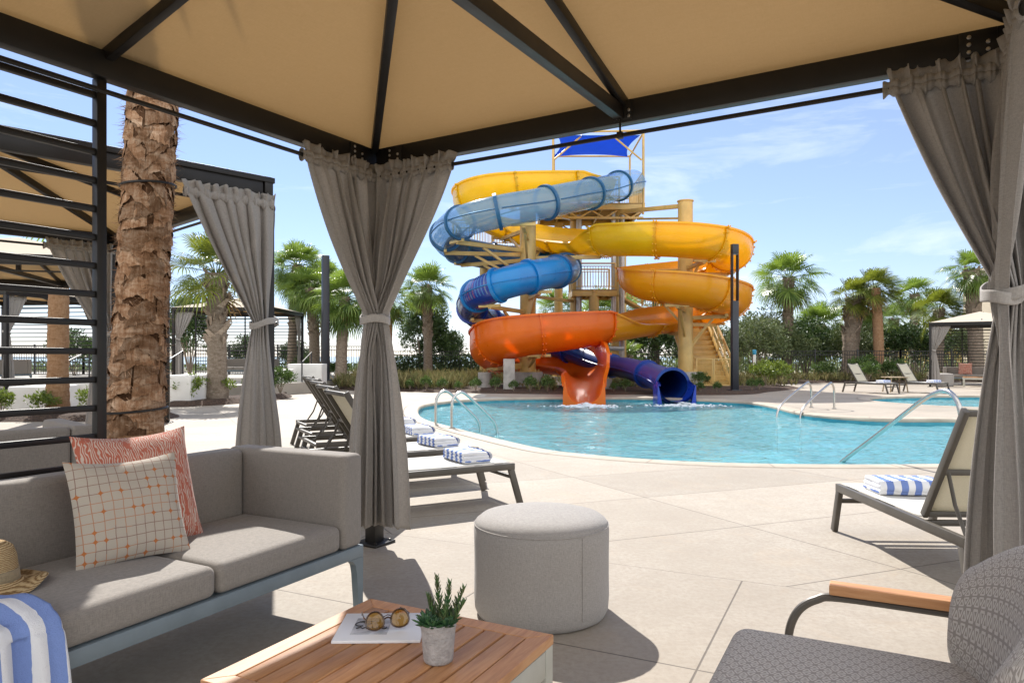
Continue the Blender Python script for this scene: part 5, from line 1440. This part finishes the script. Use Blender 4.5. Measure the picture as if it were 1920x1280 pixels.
shrub_proto('big', M['leaf_dark'], (1.5, 1.4, 1.45), 70, 75, .17, .085, 4)
shrub_proto('grey', M['leaf_grey'], (1.5, 1.4, 1.5), 80, 75, .15, .06, 5)
shrub_proto('tall', M['leaf_dark'], (1.3, 1.2, 2.0), 85, 75, .17, .08, 6)
rg = random.Random(21)
# row of young shrubs along the front of the bed
front = [(-4.6, 24.75), (-4.05, 24.45), (-3.5, 24.25), (-2.9, 24.0), (-2.35, 23.75), (-1.8, 23.6), (-1.2, 23.4), (-.55, 23.25), (.05, 23.1), (.6, 22.95), (1.15, 22.9), (3.25, 22.65), (3.65, 22.8), (5.4, 22.6), (6.0, 22.5), (6.55, 22.6), (8.0, 23.6), (8.5, 24.3)]
for i, (x, y) in enumerate(front):
    shrub('small', 'young_shrub', 'young green shrub in the row along the front of the mulch bed', 'shrub', (x, y, .05), rg.uniform(.45, .72), rg.uniform(0, 6), 'young shrubs along the mulch bed')
shrub('round', 'leafy_shrub', 'upright glossy shrub at the foot of the slide stairs', 'shrub', (6.75, 25.3, .05), .6, 1)
shrub('lime', 'lime_shrub', 'bright green low shrub in the bed right of the slide stairs, left one', 'shrub', (9.9, 27.6, .05), 1.15, 0)
shrub('lime', 'lime_shrub', 'bright green low shrub in the bed right of the slide stairs, right one', 'shrub', (10.6, 27.9, .05), 1.25, 2)
shrub('lime', 'lime_shrub', 'bright green low shrub behind the pair beside the thin pale post', 'shrub', (10.4, 29.2, .05), 1.3, 4)
for (x, y, s_, lb) in ((-8.9, 13.4, .6, 'yellow green shrub left of the reddish palm base'), (-8.0, 13.5, .72, 'yellow green shrub right of the reddish palm base'), (-9.75, 13.5, .62, 'yellow green shrub at far left behind the slats'), (-10.6, 13.7, .7, 'yellow green shrub at the left end of the slatted view')):
    shrub('lime', 'lime_shrub', lb, 'shrub', (x, y, .08), s_, rg.uniform(0, 6))
for (x, y, s_, lb) in ((-8.0, 17.6, .85, 'low shrub in the bed left of the crisscross palm'), (-7.6, 18.4, .8, 'low shrub in front of the crisscross palm'), (-6.95, 19.2, .95, 'low shrub in the bed right of the crisscross palm'), (-6.75, 20.6, 1.1, 'low shrub at the right end of the crisscross palm bed')):
    shrub('lime' if x < -7.5 else 'round', 'low_shrub', lb, 'shrub', (x, y, .1), s_*(.7 if x > -7.5 else 1), rg.uniform(0, 6))
for (x, y, s_, lb) in ((-5.9, 30.0, 1.0, 'leafy shrub at the foot of the fence right of the lamp post'), (-9.0, 30.5, 1.0, 'leafy shrub by the sea side fence left of the lamp post'), (-7.6, 31.0, .8, 'small leafy shrub by the sea side fence behind the lamp post')):
    shrub('round', 'leafy_shrub', lb, 'shrub', (x, y, .2), s_, rg.uniform(0, 6))
for (x, y, s_, k_, lb) in ((-5.0, 39.3, 1.15, 'tall', 'dark bushy tree behind the middle curtain'), (-4.0, 40.0, .95, 'big', 'dark bush beyond the fence left of the single palm'), (11.6, 33.6, 1.0, 'grey', 'grey green bush left of the tall right hand palm'), (13.6, 38.5, 1.25, 'grey', 'large grey green bush beyond the fence behind the tall right hand palm'), (10.6, 39.0, 1.1, 'grey', 'grey green bush behind the slide stairs'), (7.6, 38.8, 1.2, 'big', 'dark bush between the slide column and the stairs'), (5.2, 39.6, 1.2, 'grey', 'grey green bush behind the navy slide exit'), (2.6, 39.5, 1.2, 'big', 'dark bush behind the orange slide'), (16.6, 40.0, 1.15, 'big', 'dark bush under the group of right hand palms, left one'), (20.5, 41.0, 1.1, 'big', 'dark bush under the group of right hand palms, right one'), (24.5, 39.5, 1.0, 'grey', 'grey green bush left of the far cream roofed cabana'), (18.6, 38.4, 1.0, 'grey', 'grey green bush directly behind the fence beyond the left far lounger'), (22.4, 38.8, 1.05, 'big', 'dark bush directly behind the fence beyond the right far lounger'), (15.2, 37.9, .85, 'grey', 'small grey green bush behind the fence between the lone palm and the thick trunked palm'), (-14.5, 31.8, .95, 'tall', 'dark bushy tree by the sea fence seen through the slats'), (-19.5, 31.5, .75, 'big', 'dark bush by the sea fence at the far left'), (-13.2, 35.5, .7, 'big', 'dark bush behind the slatted terrace cabana'), (-11.0, 36.0, .6, 'big', 'smaller dark bush behind the right end of the terrace cabana')):
    shrub(k_, 'bush', lb, 'bush', (x, y, .2 if x < -8 else 0), s_, rg.uniform(0, 6), 'bushes along the fences')
for i in range(5):
    shrub('round', 'leafy_shrub', ['rounded shrub in front of the right hand fence, beside the tall palm', 'rounded shrub between the tall palm and the thick trunked palms', 'rounded shrub at the foot of the thick trunked palm', 'rounded shrub directly behind the left far lounger', 'rounded shrub near the front post of the cream roofed cabana'][i], 'shrub', ([12.6, 14.6, 16.4, 18.0, 15.6][i], [33.6, 33.2, 33.0, 33.4, 31.0][i], .05), [1.0, .9, 1.2, 1.0, .9][i], i)
# clipped hedge behind the fence
hd = thing('hedge', 'dark green hedge behind the black fence left of the slides', 'hedge', (-2, 38.4, 0))
mb = MB(); r3 = random.Random(9)
for _ in range(9000):
    x = r3.uniform(-4.6, 4.6); top = 1.25+.18*noise.noise(V((x*.9, 0, 1)))
    q = V((x, r3.uniform(-.5, .5), r3.uniform(0.05, top))) if r3.random() < .55 else V((x, -.55+r3.uniform(-.1, .1), r3.uniform(.05, top)))
    leaf(mb, q, rdir(r3)+V((0, -.4, .4)), r3.uniform(.10, .2), .09, rdir(r3))
mb.build('foliage', M['leaf_dark'], hd, smooth=False)
# loose ground cover in the bed behind the young shrubs (nobody could count it)
mb = MB(); r3 = random.Random(10)
near_chutes = [X[i] for i in range(285, len(X), 4)]+[X2[i] for i in range(235, len(X2), 4)]
def cover(x0, x1, y0, y1, n_, h0, h1):
    for _ in range(n_):
        x, y = r3.uniform(x0, x1), r3.uniform(y0, y1)
        if not inside((x, y), bed) : continue
        if noise.noise(V((x*.8, y*.8, 3))) < -.28: continue
        if any((x-q.x)**2+(y-q.y)**2 < 1.0 for q in near_chutes): continue
        hh = r3.uniform(h0, h1); c = V((x, y, .05))
        for _ in range(5):
            a = r3.uniform(0, 2*PI); d = V((math.cos(a)*r3.uniform(.2, .9), math.sin(a)*r3.uniform(.2, .9), 1)); leaf(mb, c+V((0, 0, hh*r3.uniform(0, .6))), d, hh*r3.uniform(.6, 1), .05, rdir(r3))
cover(-6.5, .2, 24.3, 31, 2300, .25, .55); cover(.2, 6.3, 23.2, 30, 900, .15, .4); cover(11, 31, 32.2, 35, 1300, .15, .45); cover(8.6, 12, 26.5, 33, 350, .15, .4)
tag(mb.build('ground_cover', M['drygrass'], None, smooth=False), 'dry olive ground cover plants filling the mulch bed', 'ground cover', kind='stuff')
# dune vegetation beyond the fences
mb = MB(); r3 = random.Random(12)
for _ in range(5200):
    x = r3.uniform(-60, 60); y = r3.uniform(41, 72)
    if x < -3 and y > 45 and r3.random() < .6: continue
    hh = r3.uniform(.25, .9)*(1.0 if x < -3 else 1.9); c = V((x, y, -.03))
    for _ in range(5):
        a = r3.uniform(0, 2*PI); leaf(mb, c+V((r3.uniform(-.4, .4), r3.uniform(-.4, .4), hh*r3.uniform(0, .8))), V((math.cos(a), math.sin(a), r3.uniform(.3, 1.5))), .45*r3.uniform(.5, 1), .16, rdir(r3))
tag(mb.build('dune_scrub', M['leaf_grey'], None, smooth=False), 'low scrub covering the dunes beyond the fences', 'scrub', kind='stuff')
# ------------------------------------------------------------------ palms
def fan(mb, rg, base, az, el, plen, rad, droop, nl=26, wind=V((0, 0, 0))):
    d = V((math.cos(az)*math.cos(el), math.sin(az)*math.cos(el), math.sin(el)))
    pts = [V(base)]; dd = d.copy()
    for i in range(5):
        dd = (dd+V((0, 0, -.055*droop))+wind*.08).normalized(); pts.append(pts[-1]+dd*plen/5)
    s_ = dd.cross(V((0, 0, 1))); s_ = s_.normalized() if s_.length > .1 else V((1, 0, 0))
    mb.tube(pts, [.020, .017, .014, .012, .010, .008], 4, cap=False)
    u_ = s_.cross(dd); tip = pts[-1]; tw = rg.uniform(-.5, .5); s_ = (s_*math.cos(tw)+u_*math.sin(tw)); u_ = s_.cross(dd)
    for i in range(nl):
        t = (i+.5)/nl*2-1; a = t*R(128)+rg.uniform(-.03, .03)
        dl = (dd*math.cos(a)+s_*math.sin(a)+u_*(.30*abs(t)+.06)).normalized()
        L = rad*(.98-.30*abs(t)**2)*rg.uniform(.88, 1.08)
        ww = rad*.060*(1-.3*abs(t))
        n_ = dl.cross(s_ if abs(t) < .6 else dd).normalized()
        side = dl.cross(u_); side = side.normalized() if side.length > .1 else s_
        g = V((0, 0, -1))
        p1 = tip+dl*L*.45; p2 = tip+dl*L*.76+g*L*.06*droop+wind*L*.06; p3 = tip+dl*L*.97+g*L*(.20*droop+rg.uniform(0, .12))+wind*L*.16
        mb.add([tip, p1-side*ww*.55, p1+side*ww*.55, p2-side*ww*.42, p2+side*ww*.42, p3], [(0, 1, 2), (1, 3, 4, 2), (3, 5, 4)])
def crown_mesh(name, seed, n_, plen, rad, droop, wind=(0, 0, 0), low=-50, mats='frond', dead=5):
    rg = random.Random(seed); mb = MB(); wd = V(wind)
    for i in range(n_):
        az = i*2.39996+rg.uniform(-.25, .25); f = i/n_
        el = R(84-(84-low)*f**.85+rg.uniform(-9, 9))
        fan(mb, rg, V((.07*math.cos(az), .07*math.sin(az), .12*(1-f)-.05)), az, el, plen*rg.uniform(.8, 1.12)*(.75+.35*min(1, f*2)), rad*rg.uniform(.88, 1.1), droop*rg.uniform(.7, 1.3)*(.5+f), wind=wd)
    dm = MB()
    for i in range(dead):
        az = rg.uniform(0, 6.28); fan(dm, rg, V((.1*math.cos(az), .1*math.sin(az), -.12)), az, R(-62+rg.uniform(-15, 8)), plen*.8, rad*.75, 1.5, nl=14)
    def mk_(b, nm, mm):
        me = bpy.data.meshes.new(nm); me.from_pydata([tuple(p) for p in b.v], [], b.f); me.update(); me.materials.append(mm); return me
    return (mk_(mb, 'crown', M[mats]), mk_(dm, 'dead_fronds', M['frond_dead']) if dead else None)
CR = {'a': crown_mesh('a', 1, 46, .80, .92, 1.0), 'b': crown_mesh('b', 2, 40, .85, .95, 1.25, low=-62), 'wind': crown_mesh('w', 3, 38, .85, 1.0, 1.0, (.85, -.1, -.1), low=-35, mats='frond_yellow', dead=3), 'bright': crown_mesh('y', 4, 32, .9, 1.0, 1.2, low=-22, mats='frond_yellow', dead=5), 'small': crown_mesh('s', 5, 26, .6, .8, .8, low=-25, dead=0), 'dense': crown_mesh('d', 6, 58, .85, .95, 1.1, low=-68, dead=6)}
def palm(label, x, y, z0, hgt, rt, crown, s, bark='bark', boots=True, lean=(0, 0), seed=0, cross=False):
    r_ = thing('palm_tree', label, 'palm tree', (x, y, z0), 0, 'fan palms around the pool'); rg = random.Random(seed*7+3)
    m = MB(); prof = []; nn = 40; Nn = 18; top = V((lean[0], lean[1], hgt))
    def tr(u, v):
        a = 2*PI*u; z = hgt*v; q = rt*(1.18-.30*min(1, v*5)*.6-.10*v)*(1+.35*max(0, (v-.86)/.14)*(1 if boots else 0))
        q *= 1+.05*math.sin(z*2*PI/.11+1.5*math.sin(a))*(.6)+.07*noise.noise(V((math.cos(a)*2, math.sin(a)*2, z*3+seed)))
        c = V((lean[0]*v*v, lean[1]*v*v, 0)); return c+V((q*math.cos(a), q*math.sin(a), z))
    m.grid(tr, Nn, max(24, int(hgt*14)), cu=True)
    if boots:
        z = hgt*(.45 if not cross else .42); i = 0
        while z < hgt*.995:
            for kk in range(3):
                a = i*2.39996+kk*2.094+rg.uniform(-.1, .1); v = z/hgt; c = V((lean[0]*v*v, lean[1]*v*v, z+rg.uniform(-.02, .02))); q = rt*(.95)
                o_ = V((math.cos(a), math.sin(a), 0)); t_ = V((-math.sin(a), math.cos(a), 0)); Lb = rt*(1.25 if cross else .95); wb = rt*.42
                tl = t_*rg.uniform(-.45, .45) if not cross else t_*(.62 if (i+kk) % 2 else -.62)
                b0 = c+o_*q*.9; b1 = b0+V((0, 0, Lb))*.75+tl*Lb+o_*rt*(.38 if not cross else .26)
                m.add([b0-t_*wb, b0+t_*wb, b1+t_*wb*.45, b1-t_*wb*.45, b0-t_*wb-o_*.03, b0+t_*wb-o_*.03, b1+t_*wb*.45-o_*rt*.18, b1-t_*wb*.45-o_*rt*.18], [(0, 1, 2, 3), (7, 6, 5, 4), (0, 3, 7, 4), (1, 5, 6, 2), (3, 2, 6, 7)])
            i += 1; z += rt*.36
    m.build('trunk', M[bark], r_, ang=50)
    cm, dm = CR[crown]
    for me in (cm, dm):
        if me is None: continue
        o = bpy.data.objects.new(me.name, me); C.objects.link(o); o.parent = r_; o.location = top-V((0, 0, .02)); o.scale = (s, s, s); o.rotation_euler = (0, 0, 0 if crown == 'wind' else seed*1.3)
    return r_
def palm_px(label, px, y, py_crown, rt_px, crown, s, z0=0.0, **kw):
    q = P(px, py_crown, y); kw.setdefault('lean', (((kw.get('seed', 0)*37) % 7-3)*.07, ((kw.get('seed', 0)*23) % 5-2)*.08)); return palm(label, q.x-kw['lean'][0], y, z0, q.z-z0, rt_px/2/F*y, crown, s, **kw)
palm_px('single palm with a dense round crown just left of the slides', 800, 36.0, 538, 17, 'a', .92, seed=1, boots=True)
palm_px('tall palm standing alone right of the lamp post', 1478, 38.0, 522, 18, 'b', 1.16, seed=2)
palm_px('tallest palm of the cluster left of the dark lamp post', 556, 31.0, 498, 17, 'dense', .84, z0=TZ, seed=3)
palm_px('palm with jagged trunk directly left of the dark lamp post', 584, 30.0, 540, 20, 'b', .80, z0=TZ, seed=4)
palm_px('palm hidden behind the dark lamp post', 610, 33.5, 530, 17, 'a', .82, z0=TZ, seed=5)
palm_px('palm with a smooth pale trunk beside the middle curtain', 646, 27.5, 556, 22, 'dense', .82, seed=6, boots=False, bark='bark')
palm_px('palm whose trunk shows just right of the middle curtain', 728, 29.0, 560, 16, 'b', .72, seed=7, boots=False, bark='bark_red', lean=(.0, .0))
palm_px('palm with a pale crisscross trunk and yellowing fronds, left of the curtain', 402, 18.4, 512, 36, 'bright', .80, z0=.1, seed=8, cross=True)
palm_px('reddish trunked palm in the bed seen through the slats', 115, 13.8, 372, 36, 'small', .85, z0=.05, seed=9, boots=False, bark='bark_red')
palm_px('thick shaggy trunked palm, leftmost of the right hand group', 1601, 37.0, 558, 30, 'wind', .82, seed=10)
palm_px('windblown palm with a smooth reddish trunk in the right hand group', 1643, 35.8, 540, 19, 'wind', .80, seed=11, boots=False, bark='bark_red')
palm_px('slender palm in the right hand group beside the cream roofed cabana', 1714, 44.0, 552, 15, 'b', .88, seed=12)
palm_px('palm with a bushy bright crown behind the cream roofed cabana', 1764, 36.0, 580, 18, 'wind', .86, seed=13)
palm_px('tall palm in front of the beige building', 1822, 34.5, 508, 26, 'b', .86, seed=14)
palm_px('low rounded palm between the right hand group and the cabana', 1674, 47.0, 600, 15, 'a', .88, seed=15)
palm_px('dark low palm right of the tall lone palm', 1538, 43.0, 612, 20, 'dense', 1.15, seed=16)
palm_px('shaggy palm at the back of the right hand group', 1624, 40.5, 582, 24, 'a', .78, seed=17)
palm_px('small palm top seen between the blue tube and the orange slide', 1046, 43.0, 580, 14, 'small', 1.25, seed=18)
palm_px('palm behind the middle of the slide tower', 1128, 42.0, 588, 18, 'a', 1.15, seed=19)
palm_px('palm behind the slide tower next to the right hand column', 1168, 45.0, 585, 16, 'b', 1.1, seed=20)
palm_px('bushy low palm behind the navy tube exit', 1168, 36.0, 672, 30, 'dense', .72, seed=21)
palm_px('palm whose bare trunk stands behind the right slide column', 1228, 39.0, 560, 14, 'small', 1.0, seed=22, boots=False)
palm_px('small palm behind the sunlit bush near the slide stairs', 1286, 42.0, 640, 14, 'b', .7, seed=23)
palm_px('distant palm just behind the lamp post by the stairs', 1392, 52.0, 640, 12, 'a', .9, seed=24)
# ------------------------------------------------------------------ the big palm trunk between the cabanas
hp = thing('palm_tree', 'big shaggy brown palm trunk close behind the sofa', 'palm tree', (-2.238, 4.12, 0), 0, 'fan palms around the pool')
m = MB(); HT = 7.2
def rad_h(z): return .118+.052*math.exp(-z/1.6)+.004*math.sin(z*2.7+.5)+.018*math.exp(-z/.3)
def trunk(u, v):
    a = 2*PI*u; z = HT*v; q = rad_h(z)-.008
    q += .010*noise.noise(V((math.cos(a)*1.6, math.sin(a)*1.6, z*4)))+.006*noise.noise(V((math.cos(a)*5, math.sin(a)*5, z*12)))
    return V((q*math.cos(a)+.054*z, q*math.sin(a), z))
m.grid(trunk, 72, 420, cu=True); core_n = len(m.f)
rg = random.Random(33); z = .55; row = 0
while z < HT-.3:
    npl = rg.choice((5, 6, 6, 7)); a0 = rg.uniform(0, 6.28)
    for kk in range(npl):
        a_c = a0+2*PI*kk/npl+rg.uniform(-.25, .25); half = PI/npl*rg.uniform(.85, 1.3); hh = rg.uniform(.055, .12); zc = z+rg.uniform(-.03, .03); tilt_ = rg.uniform(-.10, .10)*(1 if z < 1.4 else 1.8); out_ = rg.uniform(.005, .017)*(1 if z > .9 else .4); ph_ = rg.uniform(0, 9)
        def plate(u, v):
            a = a_c+(u*2-1)*half*(1-.12*v*rg.random()*0); zz = zc-hh*(1-v)+tilt_*(u-.5)+.014*noise.noise(V((u*5+ph_, v*2, row)))
            if v < .2: zz -= .026*abs(noise.noise(V((u*11+ph_, 3, row))))*(1-v*5)
            lift = out_*(1-v)**.8*(1-.75*abs(2*u-1)**3)
            q = rad_h(max(.1, zz))+lift+.006*noise.noise(V((u*6+ph_, v*3, row*1.7)))-.003*v
            return V((q*math.cos(a)+.054*zz, q*math.sin(a), zz))
        m.grid(plate, 14, 6)
    z += rg.uniform(.046, .075); row += 1
for i in range(7000):                       # loose fibres
    a = rg.uniform(0, 6.28); zz = rg.uniform(.6, HT-.3); q = rad_h(zz)+.008; p = V((q*math.cos(a)+.054*zz, q*math.sin(a), zz)); o_ = V((math.cos(a), math.sin(a), 0)); t_ = V((-math.sin(a), math.cos(a), 0))
    L = rg.uniform(.02, .075); d = (o_*rg.uniform(.2, .9)+t_*rg.uniform(-.8, .8)+V((0, 0, rg.uniform(-.6, 1.0)))).normalized(); sd3 = d.cross(o_).normalized()*.0019
    m.add([p-sd3, p+sd3, p+d*L+V((0, 0, -.01))], [(0, 1, 2)])
o = m.build('trunk', (M['bark_hero'], M['bark_core']), hp, ang=180)
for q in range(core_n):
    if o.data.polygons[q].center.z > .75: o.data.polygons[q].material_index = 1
for zz in (.89, 2.19):
    m = MB(); m.tube([V(((rad_h(zz)+.016)*math.cos(2*PI*i/40)+.054*zz, (rad_h(zz)+.016)*math.sin(2*PI*i/40), zz+.012*math.sin(2*PI*i/40+1))) for i in range(40)], .007, 6, closed=True); m.build('light_cable', M['black'], hp)
for me in CR['dense']:
    o = bpy.data.objects.new(me.name, me); C.objects.link(o); o.parent = hp; o.location = (.054*HT, 0, HT); o.scale = (1.2,)*3
# ------------------------------------------------------------------ buildings far behind
b = thing('building', 'beige building partly hidden by palms at the right', 'building', (42.2, 51, -1.6))
m = MB(); m.rbox((0, 0, 4.6), (13, 10, 9.2), .03); m.rbox((0, 0, 9.32), (13.3, 10.3, .25), .03); m.build('walls', M['building'], b)
for fl_ in range(3):
    for i in range(5):
        x = -5.2+2.6*i; z = 1.5+2.9*fl_
        f = MB(); f.rbox((x, -5.04, z), (1.7, .12, 1.9), .02); w_o = f.build('window', M['stucco'], b); f = MB(); f.rbox((x, -5.09, z), (1.5, .06, 1.7), .01); f.build('pane', M['bldg_glass'], w_o)
    f = MB(); f.rbox((0, -5.5, .35+2.9*fl_), (12, 1.0, .14), .02); f.build('balcony_slab', M['building'], b)
    f = MB()
    for i in range(61): f.rbox((-6+.2*i, -5.97, .9+2.9*fl_), (.03, .03, 1.0), .002)
    f.rbox((0, -5.97, 1.42+2.9*fl_), (12.1, .06, .05), .004); f.build('balcony_rail', M['fence'], b)
yb = thing('low_building', 'low yellow wall far behind the palms beside the cream roofed cabana', 'building', (35, 62, 0))
m = MB(); m.rbox((0, 0, 1.1), (7, 3, 2.2), .03); m.build('walls', M['bldg_yellow'], yb); m = MB(); m.rbox((0, 0, 2.28), (7.3, 3.3, .15), .02); m.build('roof', M['stucco'], yb)
# ------------------------------------------------------------------ white water where the slides run out
def splash(x, y, label, seed):
    rg = random.Random(seed); mb = MB()
    for _ in range(420):
        a = rg.uniform(0, 2*PI); q = abs(rg.gauss(0, .45)); px_, py_ = x+q*math.cos(a)*1.15, y-.25+q*math.sin(a)*.55
        s_ = rg.uniform(.012, .05); z = WL+rg.uniform(-.005, .02)+max(0, .10-q*.25)*rg.random()
        mb.add([V((px_+s_*math.cos(t)*rg.uniform(.7, 1.6), py_+s_*math.sin(t)*1.2, z+rg.uniform(-.004, .004))) for t in [2*PI*j/6 for j in range(6)]]+[V((px_, py_, z+s_*.5))], [(j, (j+1) % 6, 6) for j in range(6)])
    tag(mb.build('splash', M['foam'], None, ang=180), label, 'splash', kind='stuff')
splash(1.98, 19.0, 'white splash where the orange slide meets the pool', 1)
splash(4.62, 19.3, 'white splash where the navy tube meets the pool', 2)
